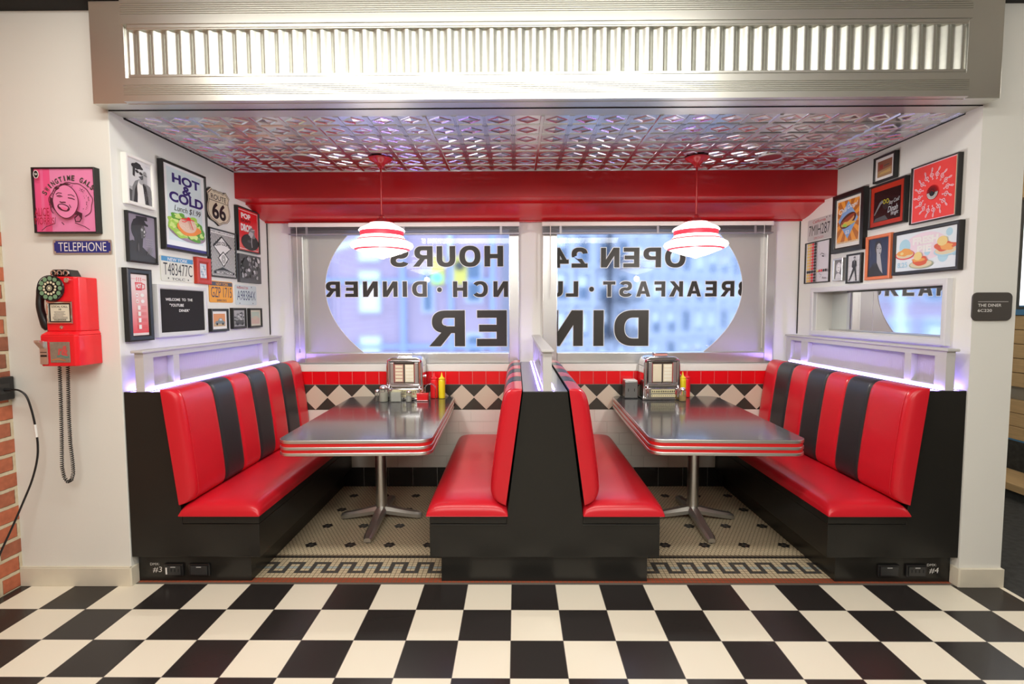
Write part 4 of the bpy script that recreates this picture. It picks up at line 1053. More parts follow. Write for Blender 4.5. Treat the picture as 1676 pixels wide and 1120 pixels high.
# treble clef print
cp = mat('poster_coral', (.86, .075, .07), .3, coat=.3); pk = mat('poster_pale_pink', (.88, .66, .74), .35)
t, s = framed('framed_poster', 'red poster of white treble clefs circling a black record', 'poster', 'R', .629, 1.917, .314, .320, .030, .006, black_f, pk)
W, H = s.w, s.h; s.rect(W * .02, H * .015, W * .955, H * .985, cp); s.rect(W * .955, 0, W, H, mat('poster_cream_edge', (.70, .55, .36), .5))
CX, CY = W * .485, H * .475
def clef(cx, cy, ang, L):
    base = [(0, -.46), (.06, -.50), (.10, -.44), (.04, -.38), (0, -.30), (0, -.1), (0, .15), (.02, .42), (.08, .50), (.12, .40), (.06, .22), (-.08, .06), (-.16, -.06), (-.12, -.20), (0, -.26), (.14, -.20), (.16, -.08), (.06, -.01), (-.04, -.06), (-.03, -.14)]
    P = []
    for x, y in base:
        X, Y = x * L * 1.15, y * L; P.append((cx + X * cos(ang) - Y * sin(ang), cy + X * sin(ang) + Y * cos(ang)))
    s.stroke(P, L * .055, pk)
for k in range(16):
    a = 2 * pi * k / 16 + .12; rr_ = W * .34
    clef(CX + rr_ * cos(a) * .98, CY + rr_ * sin(a), a - pi / 2, W * .215)
s.ell(CX, CY, W * .13, W * .13, mat('poster_deep_red', (.50, .01, .015), .3)); s.ell(CX, CY - W * .0, W * .125, W * .125, blk, pi, 24, 0, pi)
for r in (.115, .095, .075): s.stroke([(CX + W * r * cos(pi + k * pi / 16), CY + W * r * sin(pi + k * pi / 16)) for k in range(17)], W * .010, wht)
for k in range(12): a = k * pi / 11; s.stroke([(CX + W * .04 * cos(a), CY + W * .04 * sin(a)), (CX + W * .115 * cos(a), CY + W * .115 * sin(a))], W * .010, blk)
s.ell(CX, CY, W * .03, W * .03, blk)
finish(t, s)

# signed photo with yellow glasses
t, s = framed('framed_photo', 'black framed dark signed photo with yellow glasses and a red inner border', 'framed photo', 'R', .978, 1.942, .307, .270, .030, .012, black_f, redw_f)
W, H = s.w, s.h; s.rect(W * .10, H * .11, W * .90, H * .87, mat('photo_black', (.010, .010, .010), .2, coat=.4))
s.poly([(W * .11, H * .30), (W * .13, H * .28), (W * .32, H * .53), (W * .40, H * .57), (W * .36, H * .63), (W * .28, H * .58)], g3); s.poly([(W * .12, H * .12), (W * .16, H * .20), (W * .46, H * .24), (W * .55, H * .12)], g2)
s.blob(W * .47, H * .50, W * .09, H * .13, mat('photo_near_black', (.025, .02, .02), .3), 3, .1)
yg = mat('photo_yellow', (.80, .74, .05), .3)
for cx in (.425, .525): s.stroke([(W * (cx + .035 * cos(a * pi / 8)), H * (.575 + .05 * sin(a * pi / 8))) for a in range(16)], W * .012, yg, True)
s.text('Stay Cool!', W * .56, H * .44, W * .86, H * .56, g5, 0, shear=.3, rot=.15); s.text('Dinah', W * .54, H * .28, W * .82, H * .42, g5, 0, shear=.3, rot=.1); s.text('Wright', W * .62, H * .16, W * .84, H * .28, g5, 0, shear=.3, rot=.1)
finish(t, s)

# chili dogs
or1, or2, skb = mat('poster_orange', (.86, .36, .06), .35), mat('poster_brown_orange', (.50, .16, .03), .35), mat('poster_sky', (.24, .42, .72), .35)
t, s = framed('framed_poster', 'wide black framed poster of a chili dog on a blue diamond with orange rays', 'poster', 'R', 1.349, 1.828, .331, .404, .034, .036, black_f, mat('poster_offwhite', (.80, .78, .72), .35))
W, H = s.w, s.h; x0, y0_, x1, y1 = W * .06, H * .08, W * .94, H * .95; s.rect(x0, y0_, x1, y1, or1); cx, cy = W * .5, H * .55
def edgept(a):
    dx, dy = cos(a), sin(a); k = min([(x1 - cx) / dx if dx > 1e-6 else 1e9, (x0 - cx) / dx if dx < -1e-6 else 1e9, (y1 - cy) / dy if dy > 1e-6 else 1e9, (y0_ - cy) / dy if dy < -1e-6 else 1e9]); return (cx + dx * k, cy + dy * k)
s.up()
for k in range(0, 24, 2): s.z -= s.dz; s.poly([(cx, cy), edgept(k * pi / 12 + .05), edgept((k + 1) * pi / 12 + .05)], or2)
s.z += s.dz
s.poly([(W * .5, H * .93), (W * .90, H * .55), (W * .5, H * .16), (W * .10, H * .55)], skb)
s.ell(W * .5, H * .53, W * .34, H * .13, mat('food_dark_brown', (.10, .025, .01), .4), .35); s.ell(W * .49, H * .515, W * .28, H * .07, mat('food_bun', (.70, .40, .16), .4), .35); s.ell(W * .50, H * .56, W * .29, H * .045, mat('food_sausage', (.34, .07, .03), .3), .35); s.blob(W * .55, H * .47, W * .20, H * .05, mat('food_yellow', (.78, .50, .10), .4), 4, .25); s.blob(W * .38, H * .44, W * .10, H * .03, lg, 5, .3)
s.text('Chili', W * .12, H * .68, W * .44, H * .78, wht, .02, shear=.25, rot=.18); s.text('Dogs!', W * .48, H * .735, W * .88, H * .84, wht, .02, shear=.25, rot=.14); s.text('$2', W * .42, H * .25, W * .58, H * .33, wht, .02)
s.rect(x0, H * .08, x1, H * .11, mat('poster_cream', (.78, .64, .40), .4)); s.text('SERVED HOT DAILY', W * .12, H * .085, W * .86, H * .104, or2, .01)
finish(t, s)

# coloured dots print
t, s = framed('framed_print', 'thin black framed print of yellow, orange, red and black dot columns', 'print', 'R', 1.717, 1.635, .319, .316, .015, .008, black_f, mat('poster_lilac_white', (.74, .72, .76), .4))
W, H = s.w, s.h; colr = [mat('dot_yellow', (.82, .62, .18), .4), mat('dot_orange', (.84, .42, .16), .4), mat('dot_red', (.72, .04, .06), .4), blk]
for c, x in enumerate((.10, .21, .33, .45)):
    n = 13
    for k in range(n):
        y = .96 - k * .077; m_ = colr[c] if abs(y - .27) > .03 else blk; s.ell(W * x, H * y, W * .052, H * .036, m_, 0, 12)
for k, m_ in enumerate((colr[0], colr[2], colr[2], blk, blk)): s.ell(W * (.57 + .09 * k), H * .27, W * .036, H * .034, m_, 0, 12)
s.stroke([(W * .68, H * .66), (W * .74, H * .70), (W * .84, H * .66)], H * .012, blk); s.ell(W * .80, H * .62, W * .05, H * .016, blk, -.2); s.stroke([(W * .60, H * .92), (W * .66, H * .80), (W * .62, H * .62), (W * .64, H * .48), (W * .60, H * .38)], W * .006, g4); s.stroke([(W * .66, H * .20), (W * .76, H * .16), (W * .70, H * .10)], H * .01, g2); s.text('Rise', W * .80, H * .06, W * .94, H * .11, blk, .01)
finish(t, s)

# silver frame, portrait
t, s = framed('framed_photo', 'small silver framed portrait of a fair haired person', 'framed photo', 'R', 1.325, 1.635, .110, .158, .032, .014, silver_f, g3)
W, H = s.w, s.h; s.blob(W * .5, H * .62, W * .34, H * .26, g5, 2, .12); s.ell(W * .5, H * .56, W * .19, H * .20, wht); s.poly([(W * .06, 0), (W * .2, H * .26), (W * .5, H * .32), (W * .85, H * .2), (W * .95, 0)], g5); s.ell(W * .43, H * .60, W * .04, H * .015, g1); s.ell(W * .58, H * .60, W * .04, H * .015, g1); s.ell(W * .51, H * .46, W * .06, H * .02, g2)
finish(t, s)
# dancer
t, s = framed('framed_photo', 'small black framed photo of a dancer in dark suit with legs apart', 'framed photo', 'R', 1.194, 1.611, .152, .198, .022, .012, black_f, g5)
W, H = s.w, s.h
for k in range(5): s.rect(W * (.1 + .2 * k), 0, W * (.1 + .2 * k) + W * .012, H, g4)
for k in range(4): s.rect(0, H * (.2 + .2 * k), W, H * (.2 + .2 * k) + H * .008, g4)
s.ell(W * .52, H * .88, W * .07, H * .055, g4); s.poly([(W * .44, H * .88), (W * .46, H * .95), (W * .60, H * .95), (W * .60, H * .89), (W * .52, H * .92)], g1)
s.poly([(W * .36, H * .78), (W * .52, H * .83), (W * .68, H * .77), (W * .70, H * .60), (W * .62, H * .50), (W * .44, H * .50), (W * .34, H * .56)], g1)
s.poly([(W * .42, H * .52), (W * .64, H * .52), (W * .74, H * .06), (W * .66, H * .05), (W * .54, H * .42), (W * .20, H * .04), (W * .13, H * .07), (W * .38, H * .44)], g1); s.ell(W * .70, H * .04, W * .08, H * .018, g1); s.ell(W * .14, H * .05, W * .08, H * .018, g1); s.poly([(W * .50, H * .80), (W * .54, H * .80), (W * .53, H * .60)], g4)
finish(t, s)
# orange frame
t, s = framed('framed_photo', 'orange wood framed dark portrait of a long necked person looking aside', 'framed photo', 'R', 1.003, 1.623, .223, .277, .022, .020, orange_f, mat('photo_midnight', (.015, .018, .035), .3, coat=.3))
W, H = s.w, s.h; s.ell(W * .48, H * .74, W * .17, H * .20, g1, .1); s.ell(W * .52, H * .70, W * .125, H * .165, g4, .1); s.poly([(W * .42, H * .62), (W * .44, H * .34), (W * .62, H * .14), (W * .74, H * .06), (W * .66, H * .34), (W * .60, H * .56)], g4); s.poly([(0, 0), (0, H * .16), (W * .30, H * .36), (W * .44, H * .36), (W * .58, H * .18), (W * .80, 0)], g1); s.ell(W * .46, H * .74, W * .03, H * .012, g1, .1); s.ell(W * .60, H * .72, W * .03, H * .012, g1, .1); s.ell(W * .58, H * .60, W * .04, H * .014, g2); s.stroke([(W * .42, H * .78), (W * .50, H * .78)], H * .01, g1)
finish(t, s)
# fresh pie
t, s = framed('framed_poster', 'wide black framed poster reading FRESH PIE with three plates of pie', 'poster', 'R', .750, 1.636, .465, .255, .030, .020, black_f, mat('poster_ice', (.76, .82, .86), .3, coat=.3))
W, H = s.w, s.h; s.ell(W * .50, H * .60, W * .36, H * .36, mat('poster_blush', (.82, .68, .76), .35)); lb = mat('poster_baby_blue', (.42, .66, .78), .35)
for cx, cy, r in ((.16, .66, .10), (.88, .86, .05), (.80, .30, .08), (.55, .45, .05), (.97, .35, .04)): s.ell(W * cx, H * cy, W * r, W * r, lb)
s.text('FRESH', W * .30, H * .66, W * .72, H * .86, wht, .06); s.text('PIE', W * .38, H * .44, W * .62, H * .63, wht, .06); s.text('8.25', W * .04, H * .10, W * .22, H * .24, lb, .02)
pie, crust, ice, pl = mat('pie_red', (.66, .10, .03), .4), mat('pie_crust', (.80, .36, .08), .4), mat('ice_cream', (.80, .62, .24), .4), mat('pie_plate', (.70, .60, .40), .4)
s.ell(W * .17, H * .44, W * .17, H * .13, mat('dot_red', (.7, .04, .06))); s.ell(W * .17, H * .45, W * .155, H * .11, pl); s.blob(W * .17, H * .50, W * .12, H * .11, crust, 3, .2); s.ell(W * .12, H * .48, W * .03, H * .04, ice)
s.ell(W * .84, H * .40, W * .18, H * .12, lb); s.ell(W * .84, H * .42, W * .16, H * .10, pl); s.blob(W * .83, H * .52, W * .15, H * .12, pie, 4, .2); s.blob(W * .86, H * .50, W * .10, H * .08, crust, 5, .2); s.ell(W * .79, H * .66, W * .08, H * .12, ice)
s.ell(W * .46, H * .14, W * .20, H * .11, mat('plate_green_rim', (.42, .45, .28), .4)); s.ell(W * .46, H * .15, W * .18, H * .09, pl); s.blob(W * .45, H * .22, W * .14, H * .10, pie, 6, .2); s.blob(W * .42, H * .26, W * .10, H * .05, crust, 7, .2); s.ell(W * .41, H * .36, W * .07, H * .11, ice)
finish(t, s)

# ================================================================== LEFT PILLAR: poster, telephone sign, pay phone
pnk = mat('poster_pink', (.86, .26, .50), .3, coat=.3); hpk = mat('poster_hot_pink', (.88, .10, .28), .3, coat=.3); olive = mat('poster_olive_ink', (.045, .055, .035), .4)
t, s = framed('framed_poster', 'square pink SWINGTIME GALS poster of a laughing singer in thick black frame', 'poster', 'F', -2.366, 1.826, .313, .321, .038, .007, black_f, pnk)
W, H = s.w, s.h; s.rect(0, 0, W * .26, H, hpk); s.rect(W * .10, 0, W * .15, H, mat('poster_mid_pink', (.87, .16, .36), .3))
def arct(txt, cx, cy, R_, a0, a1, h, m, bold):
    n = len(txt); vs0 = None
    for k, ch in enumerate(txt):
        if ch == ' ': continue
        a = a0 + (a1 - a0) * (k + .5) / n; wch = R_ * abs(a1 - a0) / n * .80
        if ch == 'I': wch *= .4
        s.z -= s.dz * 0; ang = a - pi / 2
        x = cx + R_ * cos(a) - wch / 2 * cos(ang); y = cy + R_ * sin(a) - wch / 2 * sin(ang)
        s.text(ch, x, y, x + wch, y + h, m, bold, rot=ang)
arct('SWINGTIME GALS', W * .60, H * .355, W * .47, radians(152), radians(40), H * .085, olive, .03)
dk = mat('poster_ink_maroon', (.07, .015, .03), .4)
hair = [(W * (.60 + .36 * cos(a) * (1 + .03 * sin(a * 9))), H * (.47 + .31 * sin(a) * (1 + .03 * cos(a * 11)))) for a in [radians(-50 + 5.2 * k) for k in range(52)]]
s.stroke(hair, W * .010, dk)
rnd = random.Random(5)
for k in range(60):
    a = radians(rnd.uniform(-30, 200)); q = rnd.uniform(.78, .98); s.ell(W * (.60 + .34 * q * cos(a)), H * (.47 + .29 * q * sin(a)), W * rnd.uniform(.004, .014), H * rnd.uniform(.003, .008), dk, rnd.uniform(0, 3), 8)
face = [(W * (.55 + .20 * cos(a) * (1 + .06 * cos(2 * a))), H * (.47 + .265 * sin(a))) for a in [2 * pi * k / 40 for k in range(40)]]
s.poly(face, pnk); s.stroke(face, W * .013, dk, True)
s.poly([(W * .30, H * .55), (W * .34, H * .52), (W * .37, H * .32), (W * .33, H * .38), (W * .29, H * .46)], dk)
s.blob(W * .56, H * .745, W * .07, H * .018, dk, 3, .3); s.blob(W * .42, H * .68, W * .03, H * .03, dk, 4, .3)
s.stroke([(W * .40, H * .585), (W * .44, H * .61), (W * .50, H * .60)], W * .012, dk); s.stroke([(W * .41, H * .56), (W * .46, H * .57), (W * .51, H * .55), (W * .46, H * .545)], W * .014, dk, True)
s.stroke([(W * .60, H * .575), (W * .66, H * .575), (W * .71, H * .545)], W * .011, dk); s.stroke([(W * .60, H * .53), (W * .66, H * .52), (W * .71, H * .50)], W * .014, dk)
s.stroke([(W * .46, H * .47), (W * .49, H * .455), (W * .53, H * .46), (W * .56, H * .455)], W * .016, dk)
s.ell(W * .52, H * .375, W * .105, H * .055, dk, -.3); s.ell(W * .52, H * .385, W * .080, H * .030, pnk, -.3); s.ell(W * .53, H * .355, W * .055, H * .020, mat('poster_mid_pink', (.87, .16, .36)), -.3)
s.stroke([(W * .62, H * .42), (W * .645, H * .37)], W * .010, dk)
s.stroke([(W * .76, H * .26), (W * .70, H * .21), (W * .71, H * .15), (W * .78, H * .15), (W * .81, H * .20), (W * .77, H * .26)], W * .022, dk); s.poly([(W * .70, H * .26), (W * .74, H * .32), (W * .83, H * .28), (W * .82, H * .20), (W * .78, H * .25)], dk)
s.stroke([(W * .70, H * .13), (W * .86, H * .07), (W * .94, H * .02)], W * .012, dk); s.stroke([(W * .38, H * .22), (W * .37, H * .12), (W * .22, H * .07), (W * .14, H * .01)], W * .010, dk); s.stroke([(W * .48, H * .14), (W * .52, H * .10)], W * .014, dk)
dr = mat('poster_dark_red', (.42, .01, .04), .4)
s.text('ALICE', W * .04, H * .235, W * .28, H * .37, dr, .0); s.text('MORRIS', W * .04, H * .105, W * .36, H * .215, dr, .0)
s.ell(W * .10, H * .90, W * .045, H * .065, wht); s.ell(W * .10, H * .90, W * .034, H * .055, blk); s.text('T&R', W * .075, H * .885, W * .125, H * .915, wht, .02)
finish(t, s)

t = thing('telephone_sign', 'small blue enamel sign reading TELEPHONE in white letters', 'sign', mtx=face_mtx('F', -2.304, 1.725, 0))
mb = MB(); w_, h_, r = .297, .071, .008; pts = []
for qx, qy, a0 in ((w_ - r, r, -pi / 2), (w_ - r, h_ - r, 0), (r, h_ - r, pi / 2), (r, r, pi)):
    for k in range(5): pts.append((qx + r * cos(a0 + k * pi / 8), qy + r * sin(a0 + k * pi / 8)))
mb.prism(pts, lambda p, q: (p[0], p[1], q), .001, .006, silver_f); mb.build('plate', t)
s = Sheet(z=.0062); s.rect(.006, .006, w_ - .006, h_ - .006, mat('enamel_blue', (.018, .03, .22), .25, coat=.5))
s.text('TELEPHONE', .027, .014, w_ - .027, h_ - .013, wht, -.006)
for x, y in ((.010, .010), (w_ - .010, .010), (.010, h_ - .010), (w_ - .010, h_ - .010)): s.ell(x, y, .005, .005, silver_f, 0, 12)
s.build('face_print', t)

# pay phone, local origin on the wall at the phone's lower left, x right, y up, z out
t = thing('pay_phone', 'red vintage wall pay phone with black handset and rotary dial', 'telephone', mtx=face_mtx('F', -2.272, 1.172, 0))
phr = mat('phone_red', (.86, .012, .022), .28, coat=.35)
def chamfer_box(mb, x0, x1, y0, y1, z1, c, m):   # box with chamfered front vertical edges
    mb.prism([(x0, .001), (x1, .001), (x1, z1 - c), (x1 - c, z1), (x0 + c, z1), (x0, z1 - c)], lambda p, q: (p[0], q, p[1]), y0, y1, m)
mb = MB(); chamfer_box(mb, .0, .186, .0, .150, .150, .012, phr); mb.build('coin_vault', t, bevel=.005, seg=3)
mb = MB(); o0 = [(.0, .001), (.186, .001), (.186, .138), (.174, .150), (.012, .150), (.0, .138)]; o1 = [(.014, .001), (.178, .001), (.178, .114), (.166, .126), (.026, .126), (.014, .114)]
mb.add([(x, .1505, z) for x, z in o0] + [(x, .168, z) for x, z in o1], [(k, (k + 1) % 6, 6 + (k + 1) % 6, 6 + k) for k in range(6)] + [tuple(range(6)), tuple(range(6, 12))], phr); mb.build('shoulder', t, bevel=.003)
mb = MB(); chamfer_box(mb, .014, .178, .1685, .432, .126, .012, phr); mb.build('housing', t, bevel=.005, seg=3)
mb = MB(); mb.prism([(.030, .4325), (.140, .4325), (.122, .468), (.046, .468)], lambda p, q: (p[0], p[1], q), .045, .105, plast_k); mb.build('coin_gauge', t, bevel=.003)
for k in range(3):
    mb = MB(); mb.lathe([(.008, 0), (.014, 0), (.014, .007), (.010, .008), (.008, .002)], (.056 + k * .030, .450, .1052), chrome_m, 20); mb.build('coin_slot', t, smooth=40)
mb = MB(); mb.lathe([(.0001, 0), (.012, 0), (.012, .012), (.0001, .014)], (.140, .414, .1262), chrome_m, 16); mb.build('coin_release', t, smooth=40)
dx_, dy_ = .062, .376
mb = MB(); mb.lathe([(.0001, 0), (.058, 0), (.062, .006), (.058, .012), (.0001, .012)], (dx_, dy_, .1262), plast_k, 36); mb.build('dial_plate', t, smooth=40)
s = Sheet(z=.1386)
for k in range(12):
    a = 2 * pi * k / 12; s.ell(dx_ + .047 * cos(a), dy_ + .047 * sin(a), .0105, .0105, mat('dial_green', (.19, .34, .20), .4), 0, 16)
for k in range(12):
    a = 2 * pi * (k + .5) / 12; s.ell(dx_ + .028 * cos(a), dy_ + .028 * sin(a), .0058, .0058, mat('dial_cream', (.74, .70, .50), .4), 0, 12)
s.ell(dx_, dy_, .0125, .0125, mat('dial_cream', (.74, .70, .5))); s.ell(dx_, dy_, .0105, .0105, plast_k); s.ell(dx_, dy_, .007, .007, mat('dial_cream', (.74, .7, .5)))
o = s.build('finger_wheel', t); o['label'] = 'rotary wheel with green outer dots and cream number dots'
mb = MB(); mb.lathe([(.048, 0), (.060, 0), (.058, .004), (.050, .004)], (dx_, dy_, .1384), plast_k, 36) if False else mb.lathe([(.0595, 0), (.0625, 0), (.0615, .004), (.0600, .004)], (dx_, dy_, .1384), plast_k, 36); mb.build('wheel_rim', t, smooth=40)
mb = MB(); ring(.030, .205, .155, .312, .009, .1262, .133, chrome_m, mb); mb.build('card_frame', t)
s = Sheet(z=.1268); s.rect(.036, .210, .150, .307, plast_k); s.rect(.046, .218, .138, .298, mat('card_cream', (.74, .70, .56), .4)); s.text('LOCAL CALL', .053, .283, .131, .292, blk, .02); s.text('10', .087, .270, .099, .279, blk, .02)
for k, (a, b) in enumerate(((.064, .118), (.066, .112), (.062, .120), (.064, .108), (.056, .130), (.056, .130))): s.rect(a, .262 - k * .0065, b, .264 - k * .0065, g3)
s.text('TELEPHONE', .062, .2205, .122, .2265, blk, .02); s.build('instruction_card', t)
mb = MB(); mb.lathe([(.0001, 0), (.008, 0), (.008, .003), (.0001, .004)], (.096, .188, .1262), chrome_m, 16); mb.build('lock', t, smooth=40)
mb = MB(); mb.box((.056, .018, .1502), (.152, .118, .1535), mat('etched_plate', (.40, .38, .32), .4, .7, noise=.25, nscale=90)); o = mb.build('vault_plate', t, bevel=.002)
s = Sheet(z=.1537); s.text('r&', .094, .050, .142, .100, mat('plate_red_paint', (.62, .08, .08), .4), .04, shear=.12); s.stroke([(.090, .048), (.110, .052), (.130, .044), (.148, .046)], .008, mat('plate_teal', (.10, .26, .22), .4)); s.stroke([(.064, .030), (.095, .036), (.130, .028)], .006, mat('plate_orange_paint', (.55, .20, .08), .4)); s.build('plate_decal', t)
mb = MB(); mb.box((.008, .010, .1502), (.046, .120, .156), alu_m); mb.box((.012, .046, .1562), (.042, .056, .158), plast_k); mb.box((.012, .066, .1562), (.042, .070, .158), plast_k); mb.prism([(.085, .1565), (.122, .1565), (.128, .185), (.118, .186)], lambda p, q: (q, p[0], p[1]), .010, .036, alu_m); mb.build('coin_return', t, bevel=.002)
# handset on the left side
mb = MB(); pts = [(-.030, .392 - .26 * q, .085 + .030 * sin(pi * q)) for q in [k / 14 for k in range(15)]]; rad = [.019, .0225, .021, .018, .0165, .016, .016, .016, .016, .0165, .018, .020, .023, .024, .018]
pts = [(-.024 - .012 * sin(pi * q) + .016 * q, .392 - .215 * q, .080 + .020 * sin(pi * q)) for q in [k / 14 for k in range(15)]]
mb.tube(pts, rad, plast_k, 16); mb.build('handset', t, smooth=60)
mb = MB(); mb.tube([(.016, .372, .080), (-.008, .378, .080), (-.020, .376, .080)], [.015, .015, .022], plast_k, 14); mb.tube([(-.008, .186, .085), (.002, .184, .078), (.012, .184, .075)], [.021, .019, .015], plast_k, 14); mb.build('cradle', t, smooth=50)
mb = MB()
path = [(.014, .001), (.012, -.10), (.008, -.25), (.002, -.40), (-.004, -.52), (.004, -.575), (.022, -.600), (.040, -.590), (.052, -.555), (.052, -.50), (.046, -.40), (.046, -.25), (.052, -.10), (.056, .001)]
fine = []
for (a, b), (c, d) in zip(path[:-1], path[1:]):
    for q in range(14): fine.append((a + (c - a) * q / 14, b + (d - b) * q / 14))
P3 = []; L_ = 0; last = None
for a, b in fine:
    if last: L_ += sqrt((a - last[0]) ** 2 + (b - last[1]) ** 2)
    last = (a, b); P3.append((a, b, L_))
hel = []; tot = P3[-1][2]; N = int(tot / .0105) * 9
for i in range(N):
    l = tot * i / N; k = max(j for j in range(len(P3)) if P3[j][2] <= l); k2 = min(k + 1, len(P3) - 1); q = (l - P3[k][2]) / max(1e-6, P3[k2][2] - P3[k][2])
    a = P3[k][0] + (P3[k2][0] - P3[k][0]) * q; b = P3[k][1] + (P3[k2][1] - P3[k][1]) * q; dv = Vector((P3[k2][0] - P3[k][0], P3[k2][1] - P3[k][1])); dv = dv.normalized() if dv.length > 0 else Vector((0, -1)); nn = Vector((-dv.y, dv.x)); ph = 2 * pi * i / 9
    hel.append((a + nn.x * .0066 * cos(ph), b + nn.y * .0066 * cos(ph), .060 + .0066 * sin(ph)))
mb.tube(hel, .0024, plast_k, 5); mb.build('coiled_cord', t, smooth=60)

# brick wall outlet and cable
t = thing('wall_outlet_box', 'black outlet box mounted on the brick wall edge', 'outlet', (-2.57, .150, .990))
mb = MB(); mb.box((.001, -.075, 0), (.030, .060, .118), plast_k); mb.build('box', t, bevel=.006, seg=3)
mb = MB(); mb.box((.0305, -.02, .035), (.034, .03, .085), mat('dark_grey_plastic', (.035, .035, .035))); mb.build('port', t, bevel=.001)
t = thing('power_cable', 'black cable hanging from the outlet box in front of the left wall', 'cable', (0, 0, 0))
cp_ = [(-2.530, .155, 1.045), (-2.510, .160, 1.045), (-2.475, .165, 1.040), (-2.445, .170, 1.010), (-2.425, .172, .94), (-2.410, .172, .85), (-2.400, .168, .76), (-2.402, .160, .68), (-2.425, .150, .58), (-2.455, .13, .48), (-2.490, .10, .36), (-2.520, .06, .24), (-2.540, .02, .12), (-2.53, -.05, .012), (-2.50, -.20, .006)]
def smooth_path(P, n=6):
    out = []
    for i in range(len(P) - 1):
        p0, p1, p2, p3 = [Vector(P[max(0, min(len(P) - 1, i + d))]) for d in (-1, 0, 1, 2)]
        for k in range(n):
            q = k / n; out.append(.5 * ((2 * p1) + (p2 - p0) * q + (2 * p0 - 5 * p1 + 4 * p2 - p3) * q * q + (-p0 + 3 * p1 - 3 * p2 + p3) * q ** 3))
    out.append(Vector(P[-1])); return out
mb = MB(); mb.tube(smooth_path(cp_), .0048, plast_k, 8); mb.build('cable', t, smooth=60)
mb = MB(); mb.tube([(-2.538, .155, 1.045), (-2.505, .160, 1.045)], [.009, .007], plast_k, 10); mb.build('plug', t, smooth=40)
mb = MB(); mb.tube([(-2.4115, .172, .865), (-2.4045, .170, .80)], .0062, wht, 8); o = mb.build('cable_label', t, smooth=60); o['label'] = 'white tag wrapped round the cable'

# ================================================================== DINER ROOM SIGN
t = thing('room_sign', 'rounded dark grey room sign reading THE DINER 6C220 on the right pillar', 'sign', mtx=face_mtx('F', 2.306, 1.377, 0))
w_, h_, r = .197, .141, .026; pts = []
for qx, qy, a0 in ((w_ - r, r, -pi / 2), (w_ - r, h_ - r, 0), (r, h_ - r, pi / 2), (r, r, pi)):
    for k in range(9): pts.append((qx + r * cos(a0 + k * pi / 16), qy + r * sin(a0 + k * pi / 16)))
sgn = mat('sign_taupe', (.060, .052, .045), .5)
mb = MB(); mb.prism(pts, lambda p, q: (p[0], p[1], q), .001, .010, sgn); mb.build('plate', t, bevel=.002)
s = Sheet(z=.0102); s.rect(.026, .094, .176, .0955, wht); s.text('THE DINER', .026, .070, .142, .084, wht, .005); s.text('6C220', .026, .044, .096, .058, wht, .005); s.build('lettering', t)

# ================================================================== CORRIDOR ON THE RIGHT
plank = mat('light_oak_planks', (.56, .38, .19), .5, noise=.25, nscale=6, stretch=(6, 1, 14))
t = thing('wood_bleacher', 'stepped wooden seating with carpeted risers beyond the right pillar', 'bleacher', (3.75, -1.0, 0))
mb = MB(); mb.box((.03, 0, 0), (.34, 2.95, .066), carpet_mat()); mb.build('riser', t)
mb = MB(); mb.box((0, 0, .066), (.34, 2.95, .122), plank); mb.build('tread', t, bevel=.004)
mb = MB(); mb.box((.341, 0, 0), (1.74, 2.95, .36), carpet_mat()); mb.build('riser', t)
for z0, z1 in ((.372, .475), (.479, .585), (.589, .69)):
    mb = MB(); mb.box((.345, 0, z0), (1.74, 2.95, z1), plank); mb.build('plank', t, bevel=.002)
mb = MB(); mb.box((.342, 0, .36), (1.74, 2.95, .372), mat('blue_trim', (.06, .20, .38), .4)); mb.build('edge_strip', t)
mb = MB(); mb.box((.40, 0, .69), (1.74, 2.95, .80), mat('taupe_band', (.30, .27, .22), .6)); mb.build('band', t)
z = .80
for k in range(5):
    mb = MB(); mb.box((.36, 0, z), (1.74, 2.95, z + .112), plank); mb.build('plank', t, bevel=.002); z += .117
mb = MB(); mb.box((.34, 0, 1.385), (1.74, 2.95, 1.43), mat('blue_trim', (.06, .20, .38))); mb.build('edge_strip', t)
for k in range(4):
    mb = MB(); mb.box((.36, 0, 2.33 + .117 * k), (1.74, 2.95, 2.33 + .117 * k + .112), plank); mb.build('plank', t)
t = thing('wall_screen', 'bright white wall screen above the wooden seating at the right edge', 'screen', (4.10, -1.0, 1.45))
mb = MB(); mb.box((0, 0, 0), (.04, 2.82, .86), mat('blue_trim', (.06, .20, .38))); mb.build('bezel', t, bevel=.004)
mb = MB(); mb.box((-.002, .03, .012), (-.0005, 2.815, .855), mat('lit_white_screen', (.9, .9, .9), .4, emit=(.95, .98, 1.0), es=1.6)); mb.build('display', t)

